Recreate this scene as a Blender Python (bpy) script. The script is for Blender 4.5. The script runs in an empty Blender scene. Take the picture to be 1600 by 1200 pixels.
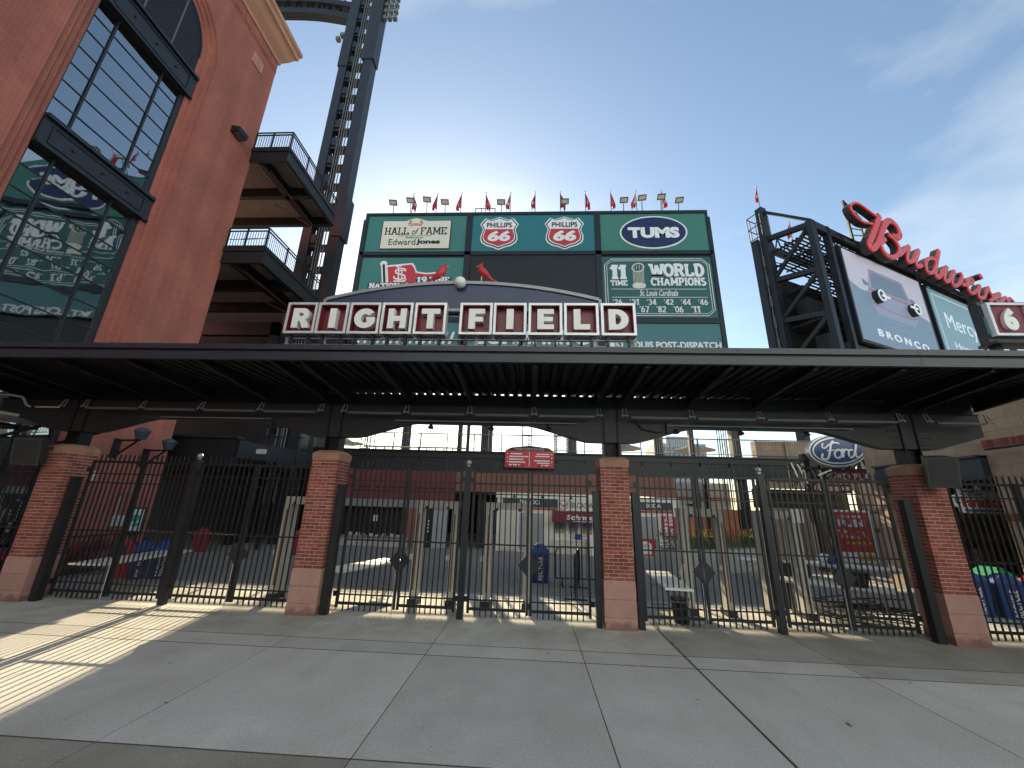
import bpy, bmesh, math, random
from math import sin, cos, pi, radians, sqrt, atan2
from mathutils import Vector, Matrix
random.seed(7)
S = bpy.context.scene
COL = S.collection

# ---------------------------------------------------------------- camera, sky, sun, exposure
CAM_PITCH, CAM_YAW, CAM_ROLL = 0.2981, -0.0568, 0.0306
cd = bpy.data.cameras.new('camera'); cam = bpy.data.objects.new('camera', cd); COL.objects.link(cam)
cd.sensor_width = 36.0; cd.lens = 36.0 * 612.81 / 1600.0; cd.clip_start = 0.05; cd.clip_end = 8000
_f = Vector((sin(CAM_YAW) * cos(CAM_PITCH), cos(CAM_YAW) * cos(CAM_PITCH), sin(CAM_PITCH)))
_r = Vector((cos(CAM_YAW), -sin(CAM_YAW), 0)); _u = _r.cross(_f)
_r2 = cos(CAM_ROLL) * _r + sin(CAM_ROLL) * _u; _u2 = -sin(CAM_ROLL) * _r + cos(CAM_ROLL) * _u
_M = Matrix((_r2, _u2, -_f)).transposed().to_4x4(); _M.translation = Vector((0, -8.723, 2.2623))
cam.matrix_world = _M; S.camera = cam

SUN_AZ, SUN_EL = radians(-13.5), radians(24.5)
SUN = Vector((sin(SUN_AZ) * cos(SUN_EL), cos(SUN_AZ) * cos(SUN_EL), sin(SUN_EL)))
W = bpy.data.worlds.new('World'); S.world = W; W.use_nodes = True
wn, wl = W.node_tree.nodes, W.node_tree.links
bg = wn['Background']
sky = wn.new('ShaderNodeTexSky'); sky.sky_type = 'NISHITA'; sky.sun_disc = False
sky.sun_elevation = SUN_EL; sky.sun_rotation = SUN_AZ
sky.air_density = 1.0; sky.dust_density = 0.7; sky.ozone_density = 1.4
# thin high cirrus over the whole sky
tc = wn.new('ShaderNodeTexCoord'); mp = wn.new('ShaderNodeMapping'); mp.inputs['Scale'].default_value = (1.2, 2.4, 5.0)
mp.inputs['Rotation'].default_value = (0.2, 0.35, 0.6); mp.inputs['Location'].default_value = (3.3, 3.3, 15.1)
nz = wn.new('ShaderNodeTexNoise'); nz.inputs['Scale'].default_value = 0.75; nz.inputs['Detail'].default_value = 7; nz.inputs['Roughness'].default_value = 0.55
cr = wn.new('ShaderNodeValToRGB'); cr.color_ramp.elements[0].position = 0.53; cr.color_ramp.elements[1].position = 0.80
cr.color_ramp.elements[1].color = (0.42, 0.42, 0.42, 1)
mx = wn.new('ShaderNodeMixRGB'); mx.inputs['Color2'].default_value = (6.2, 6.1, 5.6, 1)
wl.new(tc.outputs['Generated'], mp.inputs['Vector']); wl.new(mp.outputs['Vector'], nz.inputs['Vector'])
wl.new(nz.outputs['Fac'], cr.inputs['Fac']); wl.new(cr.outputs['Color'], mx.inputs['Fac'])
sg_ = wn.new('ShaderNodeGamma'); sg_.inputs['Gamma'].default_value = 0.95
wl.new(sky.outputs['Color'], sg_.inputs['Color']); wb = wn.new('ShaderNodeMixRGB'); wb.blend_type = 'MULTIPLY'; wb.inputs['Fac'].default_value = 1.0; wb.inputs['Color2'].default_value = (0.99, 1.02, 0.96, 1)
wl.new(sg_.outputs['Color'], wb.inputs['Color1']); wl.new(wb.outputs['Color'], mx.inputs['Color1']); wl.new(mx.outputs['Color'], bg.inputs['Color'])
bg.inputs['Strength'].default_value = 0.076
sl = bpy.data.lights.new('sun', 'SUN'); sl.energy = 3.7; sl.angle = radians(0.42); sl.color = (1.0, 0.83, 0.54)
so = bpy.data.objects.new('sun', sl); COL.objects.link(so); so.location = (0, 0, 60)
so.rotation_euler = SUN.to_track_quat('Z', 'Y').to_euler()
vs = S.view_settings
S.display_settings.display_device = 'sRGB'; vs.view_transform = 'Standard'; vs.look = 'None'; vs.gamma = 1.0; vs.use_curve_mapping = False
vs.exposure = 1.72
S.cycles.max_bounces = 8; S.cycles.diffuse_bounces = 4; S.cycles.glossy_bounces = 4; S.cycles.transparent_max_bounces = 12
S.cycles.caustics_reflective = False; S.cycles.caustics_refractive = False
S.cycles.use_denoising = True

# ---------------------------------------------------------------- materials
MATS = {}
def mat(name, col, rough=0.6, metal=0.0, var=0.12, scale=6.0, bump=0.0, bscale=60.0, objvar=0.0, stain=None, sscale=1.2, spec=0.5, emit=None):
    m = bpy.data.materials.new(name); m.use_nodes = True
    n, l = m.node_tree.nodes, m.node_tree.links
    b = n['Principled BSDF']; b.inputs['Roughness'].default_value = rough; b.inputs['Metallic'].default_value = metal
    b.inputs['Specular IOR Level'].default_value = spec
    c = (*col, 1.0)
    tcn = n.new('ShaderNodeTexCoord')
    ge = n.new('ShaderNodeNewGeometry')
    nt = n.new('ShaderNodeTexNoise'); nt.inputs['Scale'].default_value = scale; nt.inputs['Detail'].default_value = 6
    l.new(ge.outputs['Position'], nt.inputs['Vector'])
    mr = n.new('ShaderNodeMapRange'); mr.inputs['From Min'].default_value = 0.25; mr.inputs['From Max'].default_value = 0.75
    mr.inputs['To Min'].default_value = 1 - var; mr.inputs['To Max'].default_value = 1 + var
    l.new(nt.outputs['Fac'], mr.inputs['Value'])
    mul = n.new('ShaderNodeVectorMath'); mul.operation = 'SCALE'; mul.inputs[0].default_value = col
    l.new(mr.outputs['Result'], mul.inputs['Scale'])
    out = mul.outputs['Vector']
    if objvar:
        oi = n.new('ShaderNodeObjectInfo'); m2 = n.new('ShaderNodeMapRange')
        m2.inputs['To Min'].default_value = 1 - objvar; m2.inputs['To Max'].default_value = 1 + objvar
        l.new(oi.outputs['Random'], m2.inputs['Value'])
        mu2 = n.new('ShaderNodeVectorMath'); mu2.operation = 'SCALE'; l.new(out, mu2.inputs[0]); l.new(m2.outputs['Result'], mu2.inputs['Scale'])
        out = mu2.outputs['Vector']
    if stain:
        n2 = n.new('ShaderNodeTexNoise'); n2.inputs['Scale'].default_value = sscale; n2.inputs['Detail'].default_value = 8; n2.inputs['Roughness'].default_value = 0.65
        l.new(ge.outputs['Position'], n2.inputs['Vector'])
        r2 = n.new('ShaderNodeValToRGB'); r2.color_ramp.elements[0].position = 0.48; r2.color_ramp.elements[1].position = 0.72
        l.new(n2.outputs['Fac'], r2.inputs['Fac'])
        mm = n.new('ShaderNodeMixRGB'); mm.inputs['Color2'].default_value = (*stain, 1); l.new(out, mm.inputs['Color1'])
        ms = n.new('ShaderNodeMath'); ms.operation = 'MULTIPLY'; ms.inputs[1].default_value = 0.6
        l.new(r2.outputs['Color'], ms.inputs[0]); l.new(ms.outputs[0], mm.inputs['Fac']); out = mm.outputs['Color']
    l.new(out, b.inputs['Base Color'])
    if bump:
        nb = n.new('ShaderNodeTexNoise'); nb.inputs['Scale'].default_value = bscale; nb.inputs['Detail'].default_value = 5
        l.new(ge.outputs['Position'], nb.inputs['Vector'])
        bp = n.new('ShaderNodeBump'); bp.inputs['Strength'].default_value = bump; bp.inputs['Distance'].default_value = 0.02
        l.new(nb.outputs['Fac'], bp.inputs['Height']); l.new(bp.outputs['Normal'], b.inputs['Normal'])
    if emit:
        b.inputs['Emission Color'].default_value = (*emit[0], 1); b.inputs['Emission Strength'].default_value = emit[1]
    MATS[name] = m
    return m

def brickmat(name, c1, c2, mortar, axis, bw=0.203, bh=0.0677, msize=0.008):
    m = mat(name, c1, 0.85, var=0.1, scale=1.5)
    n, l = m.node_tree.nodes, m.node_tree.links; b = n['Principled BSDF']
    ge = n.new('ShaderNodeNewGeometry'); sp = n.new('ShaderNodeSeparateXYZ'); cb = n.new('ShaderNodeCombineXYZ')
    l.new(ge.outputs['Position'], sp.inputs[0]); l.new(sp.outputs[axis], cb.inputs['X']); l.new(sp.outputs['Z'], cb.inputs['Y'])
    bt = n.new('ShaderNodeTexBrick'); bt.inputs['Scale'].default_value = 1.0
    bt.inputs['Brick Width'].default_value = bw; bt.inputs['Row Height'].default_value = bh; bt.inputs['Mortar Size'].default_value = msize
    bt.inputs['Color1'].default_value = (*c1, 1); bt.inputs['Color2'].default_value = (*c2, 1); bt.inputs['Mortar'].default_value = (*mortar, 1)
    l.new(cb.outputs[0], bt.inputs['Vector'])
    nt = n.new('ShaderNodeTexNoise'); nt.inputs['Scale'].default_value = 0.7; nt.inputs['Detail'].default_value = 8; l.new(ge.outputs['Position'], nt.inputs['Vector'])
    mr = n.new('ShaderNodeMapRange'); mr.inputs['From Min'].default_value = 0.3; mr.inputs['From Max'].default_value = 0.7; mr.inputs['To Min'].default_value = 0.86; mr.inputs['To Max'].default_value = 1.12
    l.new(nt.outputs['Fac'], mr.inputs['Value'])
    sc = n.new('ShaderNodeVectorMath'); sc.operation = 'SCALE'; l.new(bt.outputs['Color'], sc.inputs[0]); l.new(mr.outputs['Result'], sc.inputs['Scale'])
    mp_ = n.new('ShaderNodeMapping'); mp_.inputs['Scale'].default_value = (1.1, 1.1, .06); l.new(ge.outputs['Position'], mp_.inputs['Vector'])
    n3 = n.new('ShaderNodeTexNoise'); n3.inputs['Scale'].default_value = 1.6; n3.inputs['Detail'].default_value = 7; l.new(mp_.outputs['Vector'], n3.inputs['Vector'])
    m3 = n.new('ShaderNodeMapRange'); m3.inputs['From Min'].default_value = 0.35; m3.inputs['From Max'].default_value = 0.7; m3.inputs['To Min'].default_value = 1.08; m3.inputs['To Max'].default_value = 0.84; l.new(n3.outputs['Fac'], m3.inputs['Value'])
    s3 = n.new('ShaderNodeVectorMath'); s3.operation = 'SCALE'; l.new(sc.outputs['Vector'], s3.inputs[0]); l.new(m3.outputs['Result'], s3.inputs['Scale'])
    l.new(s3.outputs['Vector'], b.inputs['Base Color'])
    bp = n.new('ShaderNodeBump'); bp.inputs['Strength'].default_value = 0.35; bp.inputs['Distance'].default_value = 0.01; bp.invert = True
    l.new(bt.outputs['Fac'], bp.inputs['Height']); l.new(bp.outputs['Normal'], b.inputs['Normal'])
    return m

def glassmat(name, tint, refl, rough=0.015, fac=0.5, tilt=None):
    m = bpy.data.materials.new(name); m.use_nodes = True; n, l = m.node_tree.nodes, m.node_tree.links
    n.remove(n['Principled BSDF']); o = n['Material Output']
    g = n.new('ShaderNodeBsdfGlossy'); g.inputs['Color'].default_value = (*refl, 1); g.inputs['Roughness'].default_value = rough
    t = n.new('ShaderNodeBsdfTransparent'); t.inputs['Color'].default_value = (*tint, 1)
    x = n.new('ShaderNodeMixShader'); fr = n.new('ShaderNodeFresnel'); fr.inputs['IOR'].default_value = 1.5
    ad = n.new('ShaderNodeMath'); ad.operation = 'ADD'; ad.inputs[1].default_value = fac; ad.use_clamp = True
    ge = n.new('ShaderNodeNewGeometry'); nt = n.new('ShaderNodeTexNoise'); nt.inputs['Scale'].default_value = 0.9; l.new(ge.outputs['Position'], nt.inputs['Vector'])
    bp = n.new('ShaderNodeBump'); bp.inputs['Strength'].default_value = 0.03; bp.inputs['Distance'].default_value = 0.1; l.new(nt.outputs['Fac'], bp.inputs['Height'])
    if tilt:
        av = n.new('ShaderNodeVectorMath'); av.operation = 'ADD'; av.inputs[1].default_value = tilt; nv = n.new('ShaderNodeVectorMath'); nv.operation = 'NORMALIZE'
        l.new(bp.outputs['Normal'], av.inputs[0]); l.new(av.outputs[0], nv.inputs[0]); l.new(nv.outputs[0], g.inputs['Normal'])
    else: l.new(bp.outputs['Normal'], g.inputs['Normal'])
    l.new(fr.outputs[0], ad.inputs[0]); l.new(ad.outputs[0], x.inputs['Fac']); l.new(t.outputs[0], x.inputs[1]); l.new(g.outputs[0], x.inputs[2]); l.new(x.outputs[0], o.inputs['Surface'])
    MATS[name] = m; return m

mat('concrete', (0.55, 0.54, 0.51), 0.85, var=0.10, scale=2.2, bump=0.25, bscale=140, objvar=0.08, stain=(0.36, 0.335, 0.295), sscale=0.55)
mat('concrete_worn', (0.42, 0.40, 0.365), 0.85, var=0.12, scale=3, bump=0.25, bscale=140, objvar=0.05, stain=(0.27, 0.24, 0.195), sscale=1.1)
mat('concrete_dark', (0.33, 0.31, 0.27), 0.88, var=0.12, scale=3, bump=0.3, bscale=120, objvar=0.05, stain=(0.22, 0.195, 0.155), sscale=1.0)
def concrete_detail(m, gate=0.5):
    n, l = m.node_tree.nodes, m.node_tree.links; b = n['Principled BSDF']; src = b.inputs['Base Color'].links[0].from_socket
    ge = n.new('ShaderNodeNewGeometry')
    def noise(scale, detail, rough, vec=None):
        t = n.new('ShaderNodeTexNoise'); t.inputs['Scale'].default_value = scale; t.inputs['Detail'].default_value = detail; t.inputs['Roughness'].default_value = rough
        l.new(vec or ge.outputs['Position'], t.inputs['Vector']); return t
    def mixmul(src, fac, col):
        x = n.new('ShaderNodeMixRGB'); x.blend_type = 'MULTIPLY'; x.inputs['Color2'].default_value = (*col, 1); l.new(src, x.inputs['Color1']); l.new(fac, x.inputs['Fac']); return x.outputs['Color']
    def ramp(sock, a, b_):
        r = n.new('ShaderNodeMapRange'); r.inputs['From Min'].default_value = a; r.inputs['From Max'].default_value = b_; r.clamp = True; l.new(sock, r.inputs['Value']); return r.outputs['Result']
    out = mixmul(src, ramp(noise(38, 6, .8).outputs['Fac'], .40, .66), (.70, .70, .69))            # aggregate speckle
    vo = n.new('ShaderNodeTexVoronoi'); vo.inputs['Scale'].default_value = 2.1; vo.inputs['Randomness'].default_value = 1.0; l.new(ge.outputs['Position'], vo.inputs['Vector'])
    out = mixmul(out, ramp(vo.outputs['Distance'], .030, .018), (.62, .60, .57))                      # gum spots
    mp_ = n.new('ShaderNodeMapping'); mp_.inputs['Scale'].default_value = (1.6, .55, 1); l.new(ge.outputs['Position'], mp_.inputs['Vector'])
    out = mixmul(out, ramp(noise(1.0, 9, .62, mp_.outputs['Vector']).outputs['Fac'], .52, .80), (.84, .82, .78))   # water marks
    sp_ = n.new('ShaderNodeSeparateXYZ'); l.new(ge.outputs['Position'], sp_.inputs[0])
    mg = n.new('ShaderNodeMath'); mg.operation = 'MULTIPLY'; l.new(ramp(sp_.outputs['Y'], -2.2, -.3), mg.inputs[0]); l.new(ramp(noise(1.5, 8, .6).outputs['Fac'], .40, .62), mg.inputs[1])
    out = mixmul(out, mg.outputs[0], (.78, .74, .68))                                               # brown drip stains by the gates
    ck = n.new('ShaderNodeTexVoronoi'); ck.feature = 'DISTANCE_TO_EDGE'; ck.inputs['Scale'].default_value = .16; l.new(noise(.9, 6, .6).outputs['Color'], ck.inputs['Vector'])
    ad = n.new('ShaderNodeVectorMath'); ad.operation = 'ADD'; l.new(ge.outputs['Position'], ad.inputs[0]); l.new(noise(.9, 6, .6).outputs['Color'], ad.inputs[1]); l.new(ad.outputs[0], ck.inputs['Vector'])
    out = mixmul(out, ramp(ck.outputs['Distance'], .0004, .0001), (.8, .78, .75))                   # hairline cracks
    l.new(out, b.inputs['Base Color'])
for q_ in ('concrete', 'concrete_worn', 'concrete_dark'): concrete_detail(MATS[q_])
mat('joint', (0.06, 0.055, 0.05), 0.9)
mat('far_ground', (0.2, 0.19, 0.175), 0.9, var=0.15, scale=0.2)
mat('brick', (0.245, 0.068, 0.048), 0.88, var=0.25, scale=11, bump=0.5, bscale=80, objvar=0.32)
mat('mortar', (0.50, 0.34, 0.285), 0.95, var=0.25, scale=4, bump=0.4, bscale=100, stain=(0.34, 0.2, 0.16), sscale=2.5)
mat('stone', (0.42, 0.235, 0.195), 0.8, var=0.09, scale=5, bump=0.15, bscale=110, objvar=0.06, stain=(0.30, 0.17, 0.14), sscale=1.6)
def foot_dirt(m):
    n, l = m.node_tree.nodes, m.node_tree.links; b = n['Principled BSDF']; src = b.inputs['Base Color'].links[0].from_socket
    ge = n.new('ShaderNodeNewGeometry'); nt = n.new('ShaderNodeTexNoise'); nt.inputs['Scale'].default_value = 7; nt.inputs['Detail'].default_value = 8; l.new(ge.outputs['Position'], nt.inputs['Vector'])
    sp = n.new('ShaderNodeSeparateXYZ'); l.new(ge.outputs['Position'], sp.inputs[0])
    a = n.new('ShaderNodeMath'); a.operation = 'MULTIPLY_ADD'; a.inputs[1].default_value = .34; a.inputs[2].default_value = -.03; l.new(nt.outputs['Fac'], a.inputs[0])
    d = n.new('ShaderNodeMath'); d.operation = 'SUBTRACT'; l.new(a.outputs[0], d.inputs[0]); l.new(sp.outputs['Z'], d.inputs[1])
    r = n.new('ShaderNodeMapRange'); r.inputs['From Min'].default_value = -.03; r.inputs['From Max'].default_value = .07; l.new(d.outputs[0], r.inputs['Value'])
    x = n.new('ShaderNodeMixRGB'); x.blend_type = 'MULTIPLY'; x.inputs['Color2'].default_value = (.55, .5, .47, 1); l.new(src, x.inputs['Color1']); l.new(r.outputs['Result'], x.inputs['Fac']); l.new(x.outputs['Color'], b.inputs['Base Color'])
foot_dirt(MATS['stone'])
mat('capstone', (0.40, 0.215, 0.145), 0.8, var=0.12, scale=6, bump=0.2, bscale=90, stain=(0.16, 0.09, 0.065), sscale=2.2)
mat('iron', (0.010, 0.0105, 0.012), 0.45, metal=0.0, var=0.2, scale=9)
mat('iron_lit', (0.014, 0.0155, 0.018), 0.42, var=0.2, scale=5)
mat('canopy_steel', (0.0085, 0.0085, 0.009), 0.55, var=0.25, scale=3, spec=0.35)
mat('fascia', (0.021, 0.026, 0.039), 0.38, var=0.15, scale=2, spec=0.5, stain=(0.018, 0.018, 0.02), sscale=0.9)
mat('steel_dark', (0.010, 0.0115, 0.0145), 0.5, var=0.2, scale=1.5)
mat('steel_tower', (0.017, 0.021, 0.027), 0.45, var=0.15, scale=1.0)
mat('girder_grey', (0.022, 0.022, 0.022), 0.5, var=0.12, scale=2.0)
mat('silver', (0.62, 0.63, 0.65), 0.35, metal=0.35, var=0.05)
mat('grey_metal', (0.26, 0.27, 0.28), 0.45, metal=0.3, var=0.1)
mat('tube_grey', (0.55, 0.53, 0.48), 0.5, var=0.1)
mat('white_paint', (0.80, 0.79, 0.76), 0.5, var=0.05)
mat('letter_white', (0.80, 0.79, 0.76), 0.4, var=0.04)
mat('maroon', (0.17, 0.018, 0.028), 0.4, var=0.08, scale=2)
mat('maroon_wall', (0.15, 0.036, 0.036), 0.7, var=0.12, scale=1)
mat('brown_wall', (0.22, 0.10, 0.07), 0.8, var=0.12, scale=1)
mat('navy', (0.020, 0.036, 0.088), 0.4, var=0.06, scale=1)
mat('sb_green', (0.050, 0.185, 0.165), 0.35, var=0.05, scale=0.3, spec=0.5)
mat('sb_teal', (0.030, 0.165, 0.180), 0.35, var=0.05, scale=0.3)
mat('sb_green2', (0.055, 0.190, 0.140), 0.35, var=0.05, scale=0.3)
mat('sb_dark_green', (0.028, 0.105, 0.095), 0.4, var=0.06, scale=0.4)
mat('sb_slate', (0.06, 0.17, 0.18), 0.4, var=0.05, scale=0.3)
mat('sb_frame', (0.010, 0.012, 0.016), 0.5, var=0.15, scale=0.7)
mat('screen_black', (0.012, 0.0115, 0.0115), 0.55, var=0.1, scale=1)
mat('sign_cream', (0.72, 0.68, 0.56), 0.5, var=0.04, scale=0.5)
mat('sign_red', (0.52, 0.035, 0.05), 0.45, var=0.06, scale=0.8)
mat('red_bird', (0.50, 0.025, 0.035), 0.4, var=0.12, scale=18)
mat('black_paint', (0.012, 0.012, 0.014), 0.45)
mat('navy_deep', (0.018, 0.025, 0.085), 0.3, var=0.05)
mat('gold', (0.55, 0.38, 0.12), 0.45)
mat('tan_beak', (0.70, 0.55, 0.35), 0.5)
mat('terracotta', (0.52, 0.27, 0.18), 0.75, var=0.08, scale=1.2)
brickmat('brick_wall', (0.41, 0.122, 0.084), (0.355, 0.10, 0.070), (0.45, 0.185, 0.14), 'Y')
brickmat('brick_wall_x', (0.41, 0.122, 0.084), (0.355, 0.10, 0.070), (0.45, 0.185, 0.14), 'X')
brickmat('block_wall', (0.42, 0.31, 0.215), (0.38, 0.28, 0.19), (0.30, 0.22, 0.16), 'Y', 0.61, 0.305, 0.012)
glassmat('window_glass', (0.16, 0.17, 0.17), (0.82, 0.86, 0.90), fac=0.34, tilt=(0, 0.125, 0))
glassmat('shop_glass', (0.25, 0.25, 0.25), (0.7, 0.75, 0.8), fac=0.12)
mat('frame_navy', (0.012, 0.015, 0.020), 0.4, var=0.1)
mat('interior', (0.24, 0.21, 0.16), 0.8, var=0.15, scale=0.8)
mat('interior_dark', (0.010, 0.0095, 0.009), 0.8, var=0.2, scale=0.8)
mat('stair_lit', (0.60, 0.50, 0.32), 0.7)
mat('louver', (0.045, 0.050, 0.066), 0.5)
mat('soffit', (0.27, 0.265, 0.25), 0.7, var=0.12, scale=1.5)
mat('neon_red', (0.78, 0.022, 0.030), 0.4, var=0.05)
mat('letter_side', (0.022, 0.018, 0.018), 0.6)
mat('letter_line', (0.85, 0.35, 0.33), 0.5)
mat('led_sky', (0.50, 0.47, 0.52), 0.5, var=0.03, emit=((0.40, 0.37, 0.43), 0.12))
mat('led_hill', (0.17, 0.22, 0.28), 0.5, var=0.05, emit=((0.10, 0.15, 0.21), 0.2))
mat('led_car', (0.30, 0.32, 0.40), 0.5, var=0.04, emit=((0.13, 0.15, 0.22), 0.15))
mat('led_glass', (0.17, 0.21, 0.27), 0.5, var=0.04, emit=((0.08, 0.10, 0.14), 0.15))
mat('led_pink', (0.26, 0.13, 0.19), 0.5, emit=((0.3, 0.14, 0.21), 0.15))
mat('led_white', (0.7, 0.72, 0.74), 0.5, emit=((0.7, 0.75, 0.8), 0.12))
mat('led_pale', (0.20, 0.26, 0.32), 0.5, emit=((0.2, 0.26, 0.32), 0.15))
mat('led_teal', (0.20, 0.28, 0.30), 0.5, var=0.05, emit=((0.11, 0.2, 0.24), 0.2))
mat('ford_blue', (0.030, 0.06, 0.17), 0.25, var=0.15, scale=2)
mat('bin_blue', (0.018, 0.065, 0.26), 0.4, var=0.08)
mat('bin_navy', (0.016, 0.035, 0.14), 0.4, var=0.08)
mat('bin_red', (0.46, 0.020, 0.025), 0.4, var=0.08)
mat('bin_maroon', (0.22, 0.018, 0.040), 0.4, var=0.08)
mat('bin_green', (0.06, 0.36, 0.17), 0.45, var=0.08)
mat('table_top', (0.70, 0.69, 0.64), 0.35, var=0.06, scale=3)
mat('detector', (0.50, 0.48, 0.43), 0.45, var=0.06)
mat('detector_stripe', (0.20, 0.10, 0.055), 0.5)
mat('shaded_floor', (0.27, 0.245, 0.21), 0.9, var=0.15, scale=5, bump=0.3, bscale=160, stain=(0.19, 0.175, 0.155), sscale=0.7)  # concourse floor colour with the shade behind the sunlit strip put in
mat('beige', (0.64, 0.60, 0.50), 0.6, var=0.06)
mat('cream_wall', (0.80, 0.77, 0.67), 0.7, var=0.06, scale=1)
mat('shutter', (0.36, 0.37, 0.38), 0.45, var=0.08)
mat('sign_green', (0.030, 0.055, 0.050), 0.5)
mat('awning', (0.17, 0.018, 0.030), 0.7)
mat('poster_red', (0.48, 0.030, 0.035), 0.5)
mat('poster_white', (0.75, 0.75, 0.74), 0.5, var=0.05)
mat('yellow', (0.65, 0.40, 0.05), 0.5)
mat('leaf', (0.075, 0.13, 0.03), 0.6, var=0.3, scale=12, objvar=0.2)
mat('bloom_red', (0.70, 0.09, 0.06), 0.6)
mat('bloom_yellow', (0.80, 0.52, 0.08), 0.6)
mat('planter', (0.45, 0.44, 0.41), 0.8, var=0.08, scale=3, bump=0.2)
mat('plastic_black', (0.014, 0.014, 0.015), 0.5)
mat('galv', (0.45, 0.45, 0.44), 0.35, metal=0.6, var=0.1)
mat('salmon', (0.55, 0.25, 0.17), 0.8, var=0.08, scale=0.8)
mat('pale_wall', (0.78, 0.74, 0.70), 0.8, var=0.06)
mat('hotel', (0.50, 0.50, 0.48), 0.7, var=0.06)
mat('hotel_glass', (0.16, 0.20, 0.24), 0.15, var=0.1)
mat('bounce_front', (0.65, 0.78, 0.98), 0.85, var=0.06, scale=0.4)  # blue tint chosen so sunlight bounced off the added blocks turns neutral
mat('lamp_grey', (0.12, 0.125, 0.12), 0.45, var=0.1)
mat('lamp_glass', (0.52, 0.51, 0.47), 0.15)
mat('flag_red', (0.55, 0.030, 0.045), 0.75, var=0.15, scale=3)
mat('flag_white', (0.78, 0.76, 0.74), 0.75)
mat('flag_navy', (0.03, 0.04, 0.13), 0.75)
mat('speaker', (0.045, 0.045, 0.042), 0.6)
mat('lamp_blue', (0.05, 0.065, 0.10), 0.45)
mat('weed', (0.07, 0.10, 0.03), 0.8)

# ---------------------------------------------------------------- mesh helpers
class MB:
    def __init__(s): s.v = []; s.f = []
    def add(s, vs, fs):
        o = len(s.v); s.v += [tuple(p) for p in vs]; s.f += [tuple(i + o for i in f) for f in fs]; return s
    def box(s, x0, x1, y0, y1, z0, z1):
        return s.add([(x0, y0, z0), (x1, y0, z0), (x1, y1, z0), (x0, y1, z0), (x0, y0, z1), (x1, y0, z1), (x1, y1, z1), (x0, y1, z1)],
                     [(0, 3, 2, 1), (4, 5, 6, 7), (0, 1, 5, 4), (1, 2, 6, 5), (2, 3, 7, 6), (3, 0, 4, 7)])
    def tube(s, p, q, r, n=8, r2=None):
        p, q = Vector(p), Vector(q); d = (q - p).normalized(); a = d.orthogonal().normalized(); b = d.cross(a); r2 = r if r2 is None else r2
        vs = [p + (a * cos(2 * pi * i / n) + b * sin(2 * pi * i / n)) * r for i in range(n)] + [q + (a * cos(2 * pi * i / n) + b * sin(2 * pi * i / n)) * r2 for i in range(n)]
        return s.add(vs, [(i, (i + 1) % n, n + (i + 1) % n, n + i) for i in range(n)] + [tuple(range(n - 1, -1, -1)), tuple(range(n, 2 * n))])
    def bar(s, p, q, w, h, up=(0, 0, 1)):
        p, q, up = Vector(p), Vector(q), Vector(up); d = (q - p).normalized()
        if abs(d.dot(up)) > 0.99: up = Vector((0, 1, 0))
        a = d.cross(up).normalized() * w / 2; b = a.cross(d).normalized() * h / 2
        vs = [p - a - b, p + a - b, p + a + b, p - a + b, q - a - b, q + a - b, q + a + b, q - a + b]
        return s.add(vs, [(0, 1, 2, 3), (7, 6, 5, 4), (0, 4, 5, 1), (1, 5, 6, 2), (2, 6, 7, 3), (3, 7, 4, 0)])
    def path(s, pts, r, n=6):
        for a, b in zip(pts, pts[1:]): s.tube(a, b, r, n)
        return s
    def sweep(s, pts, rad, n=10, sq=1.0):
        pts = [Vector(p) for p in pts]; rings = []
        side = None
        for i, p in enumerate(pts):
            d = (pts[min(i + 1, len(pts) - 1)] - pts[max(i - 1, 0)]).normalized()
            a = Vector((0, 1, 0)); a = (a - d * a.dot(d)).normalized(); b = d.cross(a)
            rings.append([p + (a * cos(2 * pi * k / n) * sq + b * sin(2 * pi * k / n)) * rad[i] for k in range(n)])
        vs = [v for r in rings for v in r]; fs = []
        for i in range(len(pts) - 1):
            for k in range(n): fs.append((i * n + k, i * n + (k + 1) % n, (i + 1) * n + (k + 1) % n, (i + 1) * n + k))
        fs += [tuple(range(n - 1, -1, -1)), tuple((len(pts) - 1) * n + k for k in range(n))]
        return s.add(vs, fs)
    def sphere(s, c, r, nu=14, nv=8, sz=1.0):
        c = Vector(c); vs = [c + Vector((0, 0, r * sz))]
        for j in range(1, nv):
            t = pi * j / nv
            for i in range(nu): vs.append(c + Vector((r * sin(t) * cos(2 * pi * i / nu), r * sin(t) * sin(2 * pi * i / nu), r * sz * cos(t))))
        vs.append(c - Vector((0, 0, r * sz))); fs = []
        for i in range(nu): fs.append((0, 1 + i, 1 + (i + 1) % nu))
        for j in range(nv - 2):
            for i in range(nu): a = 1 + j * nu; fs.append((a + i, a + nu + i, a + nu + (i + 1) % nu, a + (i + 1) % nu))
        a = 1 + (nv - 2) * nu
        for i in range(nu): fs.append((a + i, len(vs) - 1, a + (i + 1) % nu))
        return s.add(vs, fs)
    def cyl(s, c, r, z0, z1, n=16, r2=None):
        return s.tube((c[0], c[1], z0), (c[0], c[1], z1), r, n, r2)

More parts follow.
